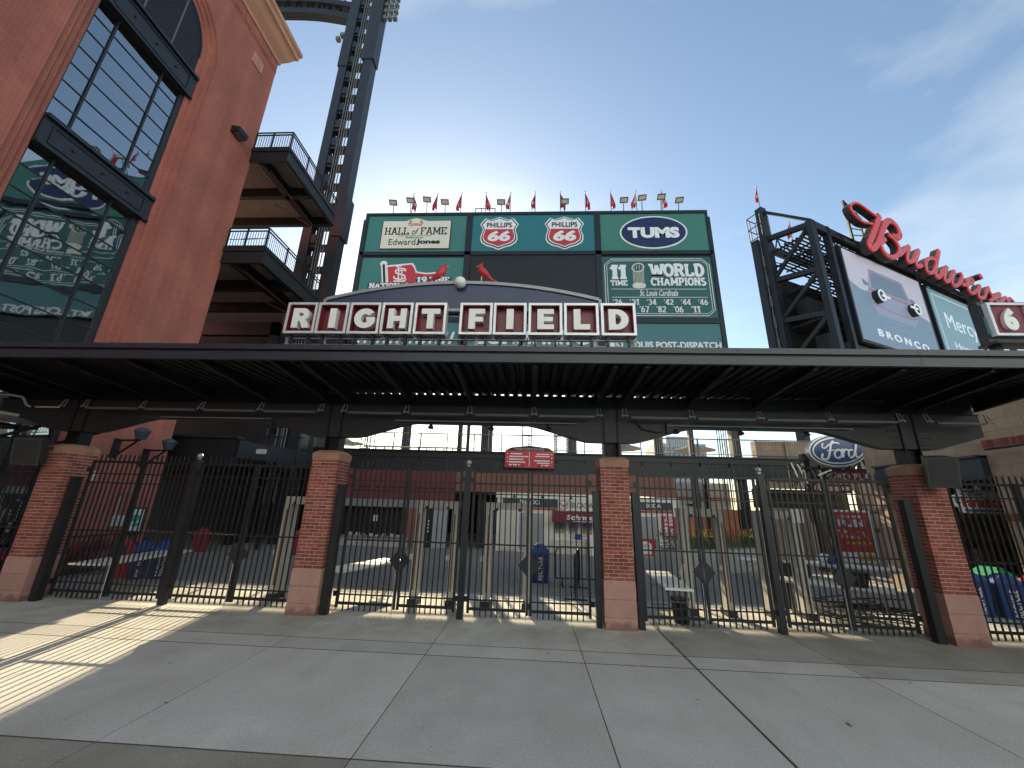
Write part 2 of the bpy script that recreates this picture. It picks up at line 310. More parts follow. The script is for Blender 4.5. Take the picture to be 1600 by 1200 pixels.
class Fr:   # a vertical working plane: u along it, v up, n out of it
    def __init__(s, O, u):
        s.O = Vector(O); s.u = Vector(u).normalized(); s.v = Vector((0, 0, 1)); s.n = s.u.cross(s.v)
    def p(s, a, b, n=0.0): return s.O + s.u * a + s.v * b + s.n * n
def prism(mb, fr, pts, n0, n1):
    k = len(pts); ar = sum(pts[i][0] * pts[(i + 1) % k][1] - pts[(i + 1) % k][0] * pts[i][1] for i in range(k))
    if ar < 0: pts = pts[::-1]
    vs = [fr.p(a, b, n0) for a, b in pts] + [fr.p(a, b, n1) for a, b in pts]
    return mb.add(vs, [tuple(range(k - 1, -1, -1)), tuple(range(k, 2 * k))] + [(i, (i + 1) % k, k + (i + 1) % k, k + i) for i in range(k)])
def rect(mb, fr, a0, a1, b0, b1, n0, n1): return prism(mb, fr, [(a0, b0), (a1, b0), (a1, b1), (a0, b1)], n0, n1)
def smooth(pts, k=5):
    out = []; P = [pts[0]] + list(pts) + [pts[-1]]
    for i in range(1, len(P) - 2):
        p0, p1, p2, p3 = [Vector(q) for q in P[i - 1:i + 3]]
        for j in range(k):
            t = j / k
            out.append(tuple(0.5 * ((2 * p1) + (p2 - p0) * t + (2 * p0 - 5 * p1 + 4 * p2 - p3) * t * t + (3 * p1 - p0 - 3 * p2 + p3) * t ** 3)))
    out.append(tuple(pts[-1])); return out
def ribbon(mb, fr, pts, w, n0, n1, ramp=0.0):
    k = len(pts); L = []; R = []
    for i in range(k):
        a = Vector(pts[max(i - 1, 0)]); b = Vector(pts[min(i + 1, k - 1)]); d = (b - a); d = d / max(d.length, 1e-6)
        nn = Vector((-d[1], d[0])); ww = w[i] if isinstance(w, (list, tuple)) else w
        p = Vector(pts[i]); L.append(p + nn * ww / 2); R.append(p - nn * ww / 2)
    vs = []
    for i in range(k):
        e = ramp * i
        vs += [fr.p(*R[i], n0 + e), fr.p(*L[i], n0 + e), fr.p(*R[i], n1 + e), fr.p(*L[i], n1 + e)]
    fs = []
    for i in range(k - 1):
        o = 4 * i; q = o + 4
        fs += [(o + 2, q + 2, q + 3, o + 3), (o, o + 1, q + 1, q), (o, q, q + 2, o + 2), (o + 1, o + 3, q + 3, q + 1)]
    fs += [(0, 2, 3, 1), (4 * k - 4, 4 * k - 3, 4 * k - 1, 4 * k - 2)]
    return mb.add(vs, fs)
def ell(cx, cy, rx, ry, n=40, rot=0.0, a0=0, a1=2 * pi):
    pts = []
    for i in range(n):
        t = a0 + (a1 - a0) * i / (n if abs(a1 - a0 - 2 * pi) < 1e-6 else n - 1); x, y = rx * cos(t), ry * sin(t)
        pts.append((cx + x * cos(rot) - y * sin(rot), cy + x * sin(rot) + y * cos(rot)))
    return pts

WPOS = {}
def wpos(o): return WPOS.get(o.name, Vector((0, 0, 0)))
def obj(name, me, m, parent=None, loc=None):
    o = bpy.data.objects.new(name, me); COL.objects.link(o)
    if m is not None and not me.materials:
        for q in (m if isinstance(m, (list, tuple)) else [m]): me.materials.append(MATS[q])
    w = Vector(loc or (0, 0, 0)); WPOS[o.name] = w
    if parent is not None: o.parent = parent; o.location = w - wpos(parent)
    else: o.location = w
    return o
SPLIT = {'muntin', 'header_slot', 'box_bracket', 'side_trim', 'bolt', 'hinge', 'back_brace', 'leg_column', 'bracket', 'seat', 'equipment_box', 'joist', 'splice_plate',
         'frieze_block', 'strut', 'beam', 'counter_item', 'shop_rack', 'upper_post', 'post', 'handrail', 'indicator', 'louver_bar', 'string_course', 'text_shadow', 'wing',
         'alarm', 'picture_mirror', 'brick_band', 'bird_mark', 'floor_slab', 'flange', 'conduit', 'picture_marks', 'leg', 'truss_arm', 'chrome_poles', 'sprinkler_pipe', 'hanger', 'red_flag', 'support'}
def components(mb):
    par = list(range(len(mb.v)))
    def fd(i):
        while par[i] != i: par[i] = par[par[i]]; i = par[i]
        return i
    for f in mb.f:
        a = fd(f[0])
        for j in f[1:]: par[fd(j)] = a
    groups = {}
    for f in mb.f: groups.setdefault(fd(f[0]), []).append(f)
    out = []
    for fs in groups.values():
        idx = sorted({i for f in fs for i in f}); mp_ = {i: k for k, i in enumerate(idx)}; q = MB(); q.v = [mb.v[i] for i in idx]; q.f = [tuple(mp_[i] for i in f) for f in fs]; out.append(q)
    return out
def build(name, mb, m, parent=None, shade=False, kind=None, at=None):
    if name in SPLIT and parent is not None and kind is None:
        cs = components(mb)
        if 1 < len(cs) < 300:
            for q in cs: o = _build(name, q, m, parent, shade)
            return o
    return _build(name, mb, m, parent, shade, kind, at)
def _build(name, mb, m, parent=None, shade=False, kind=None, at=None):
    xs = [p[0] for p in mb.v]; ys = [p[1] for p in mb.v]; zs = [p[2] for p in mb.v]
    c = Vector(at) if at else Vector(((min(xs) + max(xs)) / 2, (min(ys) + max(ys)) / 2, min(zs)))
    me = bpy.data.meshes.new(name); me.from_pydata([(p[0] - c[0], p[1] - c[1], p[2] - c[2]) for p in mb.v], [], mb.f); me.update()
    if shade:
        me.polygons.foreach_set('use_smooth', [True] * len(me.polygons)); me.set_sharp_from_angle(angle=radians(40))
    o = obj(name, me, m, parent, c)
    if kind: o['kind'] = kind
    return o
def thing(name, label, cat, loc=(0, 0, 0), group=None):
    o = bpy.data.objects.new(name, None); COL.objects.link(o); o.location = loc; o.empty_display_size = 0.2; WPOS[o.name] = Vector(loc)
    return tag(o, label, cat, group)
def tag(o, label, cat, group=None):
    o['label'] = label; o['category'] = cat
    if group: o['group'] = group
    return o
def struct(o): o['kind'] = 'structure'; return o
def copy_tree(o, loc, label=None):
    r = o.copy(); COL.objects.link(r); r.location = loc; WPOS[r.name] = Vector(loc)
    if label: r['label'] = label
    for ch in o.children:
        c = ch.copy(); COL.objects.link(c); c.parent = r
        for g in ch.children:
            d = g.copy(); COL.objects.link(d); d.parent = c
    return r
def box(name, x0, x1, y0, y1, z0, z1, m, parent=None, kind=None): return build(name, MB().box(x0, x1, y0, y1, z0, z1), m, parent, kind=kind)

_DG = None
def text_geo(s, bold=0.0, shear=0.0, space=1.0):
    cu = bpy.data.curves.new('t', 'FONT'); cu.body = s; cu.offset = bold; cu.shear = shear; cu.space_character = space
    cu.fill_mode = 'FRONT'; cu.resolution_u = 4
    ob = bpy.data.objects.new('t', cu); COL.objects.link(ob)
    dg = bpy.context.evaluated_depsgraph_get(); dg.update()
    me = bpy.data.meshes.new_from_object(ob.evaluated_get(dg))
    vs = [tuple(v.co) for v in me.vertices]; fs = [tuple(p.vertices) for p in me.polygons]
    # boundary edges for sides
    cnt = {}
    for f in fs:
        for i in range(len(f)):
            e = (f[i], f[(i + 1) % len(f)]); cnt[e] = cnt.get(e, 0) + 1
    bd = [e for e in cnt if (e[1], e[0]) not in cnt]
    bpy.data.objects.remove(ob); bpy.data.curves.remove(cu); bpy.data.meshes.remove(me)
    return vs, fs, bd
def text(s, fr, a0, a1, b0, b1, n0, n1, m, parent, name='lettering', bold=0.0, shear=0.0, space=1.0, side=None):
    vs, fs, bd = text_geo(s, bold, shear, space)
    xs = [v[0] for v in vs]; ys = [v[1] for v in vs]; x0, x1, y0, y1 = min(xs), max(xs), min(ys), max(ys)
    q = [(a0 + (v[0] - x0) / (x1 - x0) * (a1 - a0), b0 + (v[1] - y0) / (y1 - y0) * (b1 - b0)) for v in vs]
    mb = MB(); k = len(q)
    mb.add([fr.p(a, b, n1) for a, b in q] + [fr.p(a, b, n0) for a, b in q], fs)
    nf = len(mb.f)
    mb.f += [(e[1], e[0], e[0] + k, e[1] + k) for e in bd]
    o = build(name, mb, [m] + ([side] if side else []), parent)
    if side:
        for i, p in enumerate(o.data.polygons):
            if i >= nf: p.material_index = 1
    return o

# slab-serif stroke alphabet (strokes in a unit-high cell; 's' marks ends that carry a serif)
def _arc(cx, cy, rx, ry, a0, a1, n=9): return [(cx + rx * cos(radians(a0 + (a1 - a0) * i / (n - 1))), cy + ry * sin(radians(a0 + (a1 - a0) * i / (n - 1)))) for i in range(n)]
SL = {'W': (1.15, [[(0.08, 1), (0.33, 0)], [(0.33, 0), (0.57, .9)], [(0.57, .9), (0.82, 0)], [(0.82, 0), (1.07, 1)]]),
 'O': (.85, [_arc(.425, .5, .33, .43, 0, 360, 17)]), '0': (.75, [_arc(.37, .5, .27, .43, 0, 360, 17)]),
 'R': (.9, [[(.2, 0), (.2, 1)], [(.1, .93)] + _arc(.5, .72, .22, .21, 90, -90) + [(.2, .51)], [(.5, .5), (.78, 0)]]),
 'L': (.8, [[(.2, 0), (.2, 1)], [(.1, .07), (.72, .07)], [(.70, .0), (.70, .3)]]),
 'D': (.88, [[(.2, 0), (.2, 1)], [(.1, .93)] + _arc(.42, .5, .32, .43, 90, -90, 11) + [(.1, .07)]]),
 'C': (.82, [_arc(.43, .5, .33, .43, 45, 315, 15), [(.74, .7), (.74, 1.0)]]),
 'H': (.95, [[(.2, 0), (.2, 1)], [(.75, 0), (.75, 1)], [(.2, .5), (.75, .5)]]),
 'A': (.95, [[(.14, 0), (.47, 1)], [(.47, 1), (.81, 0)], [(.27, .32), (.68, .32)]]),
 'M': (1.1, [[(.18, 0), (.18, 1)], [(.92, 0), (.92, 1)], [(.18, .97), (.55, .25)], [(.55, .25), (.92, .97)]]),
 'P': (.85, [[(.2, 0), (.2, 1)], [(.1, .93)] + _arc(.48, .7, .23, .23, 90, -90) + [(.2, .47)]]),
 'I': (.45, [[(.22, 0), (.22, 1)]]), 'N': (.95, [[(.2, 0), (.2, 1)], [(.75, 0), (.75, 1)], [(.2, .95), (.75, .05)]]),
 'S': (.75, [_arc(.37, .72, .24, .21, 30, 270, 10) + _arc(.37, .28, .26, .21, 90, -150, 10)]),
 'T': (.85, [[(.42, 0), (.42, 1)], [(.06, .93), (.78, .93)], [(.08, .72), (.08, 1)], [(.76, .72), (.76, 1)]]),
 'E': (.8, [[(.2, 0), (.2, 1)], [(.1, .93), (.70, .93)], [(.1, .07), (.72, .07)], [(.2, .5), (.55, .5)], [(.68, .72), (.68, 1)], [(.70, 0), (.70, .28)]]),
 'F': (.78, [[(.2, 0), (.2, 1)], [(.1, .93), (.70, .93)], [(.2, .5), (.55, .5)], [(.68, .72), (.68, 1)]]),
 'U': (.9, [[(.2, 1)] + _arc(.45, .33, .25, .27, 180, 360, 9) + [(.7, 1)]]),
 'G': (.85, [_arc(.43, .5, .33, .43, 45, 345, 15), [(.5, .45), (.8, .45)]]),
 '1': (.5, [[(.28, 0), (.28, 1)], [(.30, .93), (.02, .72)]]), '2': (.72, [_arc(.35, .70, .24, .24, 160, -20, 9) + [(.12, .08)], [(.08, .07), (.64, .07)]]),
 '3': (.72, [_arc(.33, .72, .24, .21, 140, -80, 9), _arc(.33, .28, .27, .22, 80, -145, 9)]),
 '4': (.75, [[(.50, 0), (.50, 1)], [(.50, .97), (.06, .33)], [(.06, .30), (.70, .30)]]),
 '6': (.74, [_arc(.37, .32, .25, .26, 0, 360, 13), [(.13, .35), (.2, .7), (.45, .95)]]), '7': (.7, [[(.06, .93), (.64, .93)], [(.62, .9), (.28, 0)]]),
 '8': (.74, [_arc(.37, .74, .21, .20, 0, 360, 13), _arc(.37, .28, .26, .22, 0, 360, 13)]), '9': (.74, [_arc(.37, .68, .25, .26, 0, 360, 13), [(.61, .65), (.54, .3), (.29, .05)]]),
 '‘': (.3, [[(.15, .78), (.2, .95)]]), ' ': (.45, []), '.': (.3, [[(.15, 0), (.15, .12)]])}
def slab(s, fr, a0, a1, b0, b1, n0, n1, m, parent, t=0.19, serif=True, slant=0.0, name='lettering'):
    wt = sum(SL[c][0] for c in s); sx = (a1 - a0) / wt; sy = (b1 - b0); x = 0; mb = MB(); e = 0
    for c in s:
        w, st = SL[c]
        for q in st:
            pts = [(a0 + (x + px + slant * (py - .5)) * sx, b0 + py * sy) for px, py in q]
            e += 1; tt = t * (sx + sy) / 2 if len(q) > 2 else (t * sx * 1.05 if abs(q[0][0] - q[1][0]) < abs(q[0][1] - q[1][1]) else t * sy * 0.7)
            ribbon(mb, fr, pts, tt, n0, n1 + (e % 7) * 0.0015)
            if serif and len(q) == 2 and abs(q[0][0] - q[1][0]) < .36 and c not in 'O0':
                for (px, py) in q:
                    if py in (0, 1):
                        yy = b0 + (py * (1 - t * .6) + t * .3) * sy if py else b0 + t * .3 * sy
                        ribbon(mb, fr, [(a0 + (x + px + slant * (py - .5) - .19) * sx, yy), (a0 + (x + px + slant * (py - .5) + .19) * sx, yy)], t * .6 * sy, n0, n1 + 0.0125)
        x += w
    return build(name, mb, m, parent)

# ================================================================ THE SETTING
gm = MB(); gm.add([(-3000, -3000, -0.12), (3000, -3000, -0.12), (3000, 3000, -0.12), (-3000, 3000, -0.12)], [(0, 1, 2, 3)])
struct(build('ground', gm, 'far_ground'))
plaza = build('plaza', MB().box(-34, 34, -30, 0.75, -0.11, -0.005), 'joint'); struct(plaza)
XJ = [-34, -28, -22, -16, -11.3, -9.0, -6.55, -4.1, -1.62, 0.84, 2.5, 4.91, 7.35, 9.8, 12.3, 16, 22, 28, 34]
YJ = [-30, -24, -18, -13.5, -10.2, -7.0, -4.37, -1.76, -1.24, 0.75]
for i in range(len(XJ) - 1):
    for j in range(len(YJ) - 1):
        x0, x1, y0, y1 = XJ[i], XJ[i + 1], YJ[j], YJ[j + 1]
        gl = 0.017 if abs(x0 - 2.5) < .01 else 0.006; gr = 0.017 if abs(x1 - 2.5) < .01 else 0.006
        gy = 0.006
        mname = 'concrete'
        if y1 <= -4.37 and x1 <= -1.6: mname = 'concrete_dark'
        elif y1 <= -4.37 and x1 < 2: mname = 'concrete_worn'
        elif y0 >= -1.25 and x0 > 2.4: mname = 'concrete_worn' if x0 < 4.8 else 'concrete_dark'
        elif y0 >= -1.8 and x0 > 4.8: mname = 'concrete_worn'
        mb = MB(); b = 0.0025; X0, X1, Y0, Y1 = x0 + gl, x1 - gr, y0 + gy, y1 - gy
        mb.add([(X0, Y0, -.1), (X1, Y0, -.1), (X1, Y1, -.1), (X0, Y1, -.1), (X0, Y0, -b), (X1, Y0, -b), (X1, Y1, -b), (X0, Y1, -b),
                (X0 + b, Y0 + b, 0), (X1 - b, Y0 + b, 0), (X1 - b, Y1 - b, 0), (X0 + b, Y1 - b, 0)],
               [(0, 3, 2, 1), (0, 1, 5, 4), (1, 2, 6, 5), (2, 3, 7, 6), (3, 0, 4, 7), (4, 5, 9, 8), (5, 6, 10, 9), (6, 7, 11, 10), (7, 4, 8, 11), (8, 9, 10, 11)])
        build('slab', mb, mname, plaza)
for yj, w_ in ((-1.76, .0075), (-1.24, .0045), (-4.37, .0075), (-7.0, .0075)):
    build('joint_sealant', MB().box(-34, 34, yj - w_, yj + w_, -.004, .0022), 'joint', plaza)
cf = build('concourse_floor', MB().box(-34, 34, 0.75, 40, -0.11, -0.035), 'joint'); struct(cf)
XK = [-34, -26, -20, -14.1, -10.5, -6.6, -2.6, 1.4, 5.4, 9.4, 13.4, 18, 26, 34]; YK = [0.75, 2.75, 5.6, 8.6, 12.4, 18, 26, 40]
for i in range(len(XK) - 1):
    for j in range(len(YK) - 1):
        build('slab', MB().box(XK[i] + .004, XK[i + 1] - .004, YK[j] + .004, YK[j + 1] - .004, -.1, 0.0), 'concrete' if j == 0 else 'shaded_floor', cf)  # rows past the sunlit strip get a darker colour standing for shade
# joint weeds and dropped leaves on the plaza
wd = MB()
for k in range(70):
    t = random.random() ** 1.5; x = 2.5 + random.uniform(-.03, .03); y = -0.55 - t * 1.1; a = random.uniform(0, 2 * pi); h = random.uniform(.006, .022); w = random.uniform(.01, .03)
    wd.add([(x, y, -.004), (x + w * cos(a), y + w * sin(a), h), (x + w * .6 * cos(a + .6), y + w * .6 * sin(a + .6), h * .7)], [(0, 1, 2)])
for k in range(26):
    x = random.uniform(-.2, 2.4); y = -1.76 + random.uniform(-.012, .012); a = random.uniform(0, 2 * pi); w = random.uniform(.008, .022)
    wd.add([(x, y, -.004), (x + w * cos(a), y + w * sin(a), .012), (x + w * .6 * cos(a + .6), y + w * .6 * sin(a + .6), .009)], [(0, 1, 2)])
o = build('joint_weeds', wd, 'weed', kind='stuff'); tag(o, 'small weeds growing in the plaza joints', 'weeds')
LF = [(-4.1, -3.62, .035), (-5.0, -2.6, .03), (3.6, -3.2, .05), (2.1, -2.8, .025), (5.4, -1.9, .03), (.3, -1.45, .035), (-1.0, -2.9, .02)]
lt = MB()
for x, y, r in LF:
    a = random.uniform(0, pi); c, s_ = cos(a), sin(a)
    q = [(-r, 0, .004), (-r * .3, r * .28, .012), (r * .6, r * .2, .007), (r, 0, .016), (r * .3, -r * .3, .006), (-r * .4, -r * .2, .012)]
    lt.add([(x + p[0] * c - p[1] * s_, y + p[0] * s_ + p[1] * c, p[2]) for p in q], [(0, 5, 4, 3, 2, 1)])
o = build('dry_leaves', lt, 'brown_wall', kind='stuff'); tag(o, 'dry leaf scraps lying on the shaded plaza', 'leaves')

# unseen blocks added behind the viewer to bounce sunlight into the shaded plaza
for k_, (x0, x1, yf, h_, lab) in enumerate(((-75, -27, -36, 34, 'unseen bounce block added across the street, left of the viewer'), (-25, 24, -33, 40, 'unseen bounce block added across the street, right behind the viewer'), (26, 75, -36, 32, 'unseen bounce block added across the street, right of the viewer'))):
    t = thing('bounce_building', lab, 'building', ((x0 + x1) / 2, yf - 8, 0), 'added bounce blocks behind the viewer')
    build('wall', MB().box(x0, x1, yf - 16, yf, -.1, h_), 'bounce_front', t); build('cornice', MB().box(x0 - .4, x1 + .4, yf - 16.4, yf + .5, h_, h_ + .9), 'bounce_front', t)
    nwx = int((x1 - x0) / 6)
    for j in range(int(h_ / 4.4)):
        for i in range(nwx):
            xx = x0 + 2.2 + i * 6; zz = 1.6 + j * 4.4; w_ = build('window', MB().box(xx, xx + 1.5, yf, yf + .05, zz, zz + 2.0), 'hotel_glass', t)

# ================================================================ BRICK PIERS
PX = [-11.063, -4.647, 1.769, 8.185]; PW = 0.61; CH = 2.25 / 32; ZS = 0.861; ZT = ZS + 32 * CH
BL, BHD, BJ = 0.2033, 0.1016, 0.0095
def brick_mesh(lx, ly):
    mb = MB(); h = CH - BJ; e = .004; x, y = lx / 2, ly / 2
    mb.add([(-x, -y, e), (x, -y, e), (x, y, e), (-x, y, e), (-x, -y, h - e), (x, -y, h - e), (x, y, h - e), (-x, y, h - e),
            (-x + e, -y + e, 0), (x - e, -y + e, 0), (x - e, y - e, 0), (-x + e, y - e, 0), (-x + e, -y + e, h), (x - e, -y + e, h), (x - e, y - e, h), (-x + e, y - e, h)],
           [(0, 1, 5, 4), (1, 2, 6, 5), (2, 3, 7, 6), (3, 0, 4, 7), (8, 9, 1, 0), (9, 10, 2, 1), (10, 11, 3, 2), (11, 8, 0, 3), (4, 5, 13, 12), (5, 6, 14, 13), (6, 7, 15, 14), (7, 4, 12, 15), (12, 13, 14, 15), (8, 11, 10, 9)])
    me = bpy.data.meshes.new('brick'); me.from_pydata(mb.v, [], mb.f); me.materials.append(MATS['brick']); return me
BM_X = brick_mesh(BL - BJ, BHD - BJ); BM_Y = brick_mesh(BHD - BJ, BL - BJ); BM_Q = brick_mesh(BHD - BJ, BHD - BJ)
PL_LAB = ['brick pier at far left, in front of the red brick building',
          'brick pier with a dark stain under its cap, below the R of the sign',
          'brick pier in the middle right, below the letters L and D of the sign',
          'brick pier at far right in front of the tan block wall']
for k, cx in enumerate(PX):
    t = thing('brick_pier', PL_LAB[k], 'pier', (cx, 0.305, 0), 'brick piers carrying the canopy')
    h = PW / 2
    # stone base in three courses
    for z0, z1 in ((-.03, 0.205), (0.215, 0.525), (0.535, ZS - .004)):
        mb = MB(); e = .006; X0, X1, Y0, Y1 = cx - h - .008, cx + h + .008, -.008, PW + .008
        mb.add([(X0, Y0, z0 + e), (X1, Y0, z0 + e), (X1, Y1, z0 + e), (X0, Y1, z0 + e), (X0, Y0, z1 - e), (X1, Y0, z1 - e), (X1, Y1, z1 - e), (X0, Y1, z1 - e),
                (X0 + e, Y0 + e, z0), (X1 - e, Y0 + e, z0), (X1 - e, Y1 - e, z0), (X0 + e, Y1 - e, z0), (X0 + e, Y0 + e, z1), (X1 - e, Y0 + e, z1), (X1 - e, Y1 - e, z1), (X0 + e, Y1 - e, z1)],
               [(0, 1, 5, 4), (1, 2, 6, 5), (2, 3, 7, 6), (3, 0, 4, 7), (8, 9, 1, 0), (9, 10, 2, 1), (10, 11, 3, 2), (11, 8, 0, 3), (4, 5, 13, 12), (5, 6, 14, 13), (6, 7, 15, 14), (7, 4, 12, 15), (12, 13, 14, 15), (8, 11, 10, 9)])
        build('stone_block', mb, 'stone', t)
    build('mortar_core', MB().box(cx - h + .008, cx + h - .008, .008, PW - .008, 0.02, ZT + .01), 'mortar', t)
    for c in range(32):
        z = ZS + c * CH + BJ / 2
        def put(me, x, y):
            obj('brick', me, None, t, (cx + x + random.uniform(-.0012, .0012), y + random.uniform(-.0015, .0015), z))
        if c % 2 == 0:
            for i in range(3): put(BM_X, -h + BL * (i + .5), BHD / 2)
            for sx in (-1, 1):
                for i in range(2): put(BM_Y, sx * (h - BHD / 2), BHD + BL * (i + .5))
                put(BM_Q, sx * (h - BHD / 2), BHD + BL * 2 + BHD / 2)
        else:
            for i in range(2): put(BM_X, -h + BHD + BL * (i + .5), BHD / 2)
            for sx in (-1, 1):
                for i in range(3): put(BM_Y, sx * (h - BHD / 2), BL * (i + .5))
    # chamfered cap with a slight flare
    mb = MB(); g = h + .03; z0, z1, z2 = ZT + .004, ZT + .155, ZT + .215
    def ring(r, z, ch): return [(cx - r + ch, 0.305 - r, z), (cx + r - ch, 0.305 - r, z), (cx + r, 0.305 - r + ch, z), (cx + r, 0.305 + r - ch, z), (cx + r - ch, 0.305 + r, z), (cx - r + ch, 0.305 + r, z), (cx - r, 0.305 + r - ch, z), (cx - r, 0.305 - r + ch, z)]
    mb.add(ring(h + .004, z0, .01) + ring(g - .014, z1 - .02, .012) + ring(g - .02, z1, .02) + ring(g - .10, z2, .03),
           [tuple(reversed(range(8)))] + [(r * 8 + i, r * 8 + (i + 1) % 8, r * 8 + 8 + (i + 1) % 8, r * 8 + 8 + i) for r in range(3) for i in range(8)] + [tuple(range(24, 32))])
    build('cap', mb, 'capstone', t)

# ================================================================ GATES
GY = 0.30
LEAVES = [(-10.47, -9.19, 1), (-9.16, -7.97, -1), (-7.75, -6.40, 1), (-6.37, -5.04, -1),
          (-4.08, -2.81, 1), (-2.78, -1.56, -1), (-1.31, -0.05, 1), (-0.02, 1.24, -1),
          (2.30, 3.53, 1), (3.56, 4.83, -1), (5.08, 6.28, 1), (6.31, 7.54, -1)]
ORD = ['first', 'second', 'third', 'fourth']
BAYN = ['left bay', 'middle bay', 'right bay']
BAR = bpy.data.meshes.new('bar'); _m = MB().box(-.012, .012, -.012, .012, 0, 3.06)
_m.add([(-.012, -.012, 3.06), (.012, -.012, 3.06), (.012, .012, 3.06), (-.012, .012, 3.06), (0, 0, 3.10)], [(0, 1, 4), (1, 2, 4), (2, 3, 4), (3, 0, 4)])
BAR.from_pydata(_m.v, [], _m.f); BAR.materials.append(MATS['iron'])
for i, (x0, x1, sd) in enumerate(LEAVES):
    t = thing('gate_leaf', '%s black iron gate leaf from the left in the %s' % (ORD[i % 4], BAYN[i // 4]), 'gate', ((x0 + x1) / 2, GY, 0), 'black picket gate leaves')
    hx, mxx = (x0, x1) if sd == 1 else (x1, x0)      # hinge side, meeting side
    for xx in (x0 + .025, x1 - .025): box('stile', xx - .025, xx + .025, GY - .025, GY + .025, .11 if xx != mxx else .08, 2.98, 'iron', t)
    box('bottom_rail', x0 + .05, x1 - .05, GY - .022, GY + .022, .165, .215, 'iron', t)
    box('lower_rail', x0 + .05, x1 - .05, GY - .016, GY + .016, .345, .37, 'iron', t)
    box('middle_rail', x0 + .05, x1 - .05, GY - .018, GY + .018, 1.415, 1.445, 'iron', t)
    box('upper_rail', x0 + .05, x1 - .05, GY - .016, GY + .016, 2.46, 2.485, 'iron', t)
    box('upper_rail', x0 + .05, x1 - .05, GY - .016, GY + .016, 2.67, 2.695, 'iron', t)
    box('top_rail', x0 + .05, x1 - .05, GY - .024, GY + .024, 2.93, 2.98, 'iron', t)
    n = 9
    for k in range(n):
        x = x0 + .05 + (x1 - x0 - .1) * (k + 1) / (n + 1)
        o = obj('bar', BAR, None, t, (x, GY + random.uniform(-.001, .001), 0.055))
    # half of the diamond lock plate
    mb = MB(); dz = 1.05; w = .215; hh = .245; fr = Fr((0, GY - .03, 0), (1, 0, 0))
    prism(mb, fr, [(mxx, dz - hh), (mxx, dz + hh), (mxx - sd * w, dz)], 0, .012)
    build('lock_plate', mb, 'iron_lit', t)
    hb = MB()
    for z in (.32, 2.72): hb.box(min(hx, hx - sd * .07), max(hx, hx - sd * .07), GY - .03, GY + .01, z, z + .10)
    build('hinge', hb, 'iron', t)
    if sd == 1: build('drop_bolt', MB().tube((mxx - .045, GY - .045, .02), (mxx - .045, GY - .045, .85), .009, 6), 'galv', t)
for k, (x, lab) in enumerate([(-7.86, 'tall black gate post with ball top in the left bay'), (-1.44, 'tall black gate post with ball top below the baseball ornament'), (4.955, 'tall black gate post with ball top in the right bay')]):
    t = thing('gate_post', lab, 'post', (x, GY, 0), 'tall gate posts with ball tops')
    box('shaft', x - .065, x + .065, GY - .065, GY + .065, -.02, 3.06, 'iron_lit', t)
    build('collar', MB().box(x - .03, x + .03, GY - .03, GY + .03, 3.06, 3.09), 'galv', t)
    build('ball_finial', MB().sphere((x, GY, 3.145), .062, 14, 9), 'galv', t, shade=True)
HP = [(-10.58, 'left pier facing the left bay'), (-4.225, 'stained pier on its right side'), (1.37, 'middle right pier on its left side'), (2.195, 'middle right pier on its right side'), (7.72, 'far right pier on its left side')]
for x, lab in HP:
    t = thing('hinge_post', 'short square black post standing against the ' + lab, 'post', (x, .16, 0), 'hinge posts against the piers')
    w = .075 if x not in (1.37, 2.195) else .058
    box('shaft', x - w, x + w, .08, .23, -.02, 2.56, 'iron_lit', t)
    box('post_cap', x - w - .008, x + w + .008, .072, .238, 2.56, 2.585, 'iron', t)
# fence panels outside the outer piers
for x0, x1, lab in ((8.55, 11.5, 'black picket fence panel right of the far right pier'), (-14.0, -11.42, 'black picket fence panel left of the far left pier')):
    t = thing('fence_panel', lab, 'fence', ((x0 + x1) / 2, GY, 0), 'picket fence panels at the ends')
    for nm, z0, z1 in (('bottom_rail', .165, .215), ('lower_rail', .345, .37), ('middle_rail', 1.415, 1.445), ('upper_rail', 2.67, 2.695), ('top_rail', 2.93, 2.98)):
        box(nm, x0, x1, GY - .02, GY + .02, z0, z1, 'iron', t)
    for xx in (x0 + .03, (x0 + x1) / 2 + .1, x1 - .03): box('post', xx - .04, xx + .04, GY - .041, GY + .041, -.02, 2.99, 'iron', t)
    n = int((x1 - x0) / .125)
    for k in range(1, n): obj('bar', BAR, None, t, (x0 + k * (x1 - x0) / n, GY, .055))

# ================================================================ CANOPY
CX0, CX1 = -13.6, 10.1; CYF, CYB = -2.0, 0.66; CZ = 4.80
can = thing('entrance_canopy', 'long dark steel canopy with ribbed deck above the gates', 'canopy', (-1.75, GY, 3.3))
# ribbed deck
mb = MB(); per = .215; nx = int((CX1 - CX0) / per); prof = []
for i in range(nx):
    x = CX0 + i * per; prof += [(x, CZ), (x + .10, CZ), (x + .13, CZ + .075), (x + .185, CZ + .075)]
prof.append((CX0 + nx * per, CZ)); k = len(prof)
for th in (0, .008):
    mb.add([(p[0], CYF + .06, p[1] + th) for p in prof] + [(p[0], CYB, p[1] + th) for p in prof], [(i, i + 1, k + i + 1, k + i) for i in range(k - 1)])
build('ribbed_deck', mb, 'canopy_steel', can)
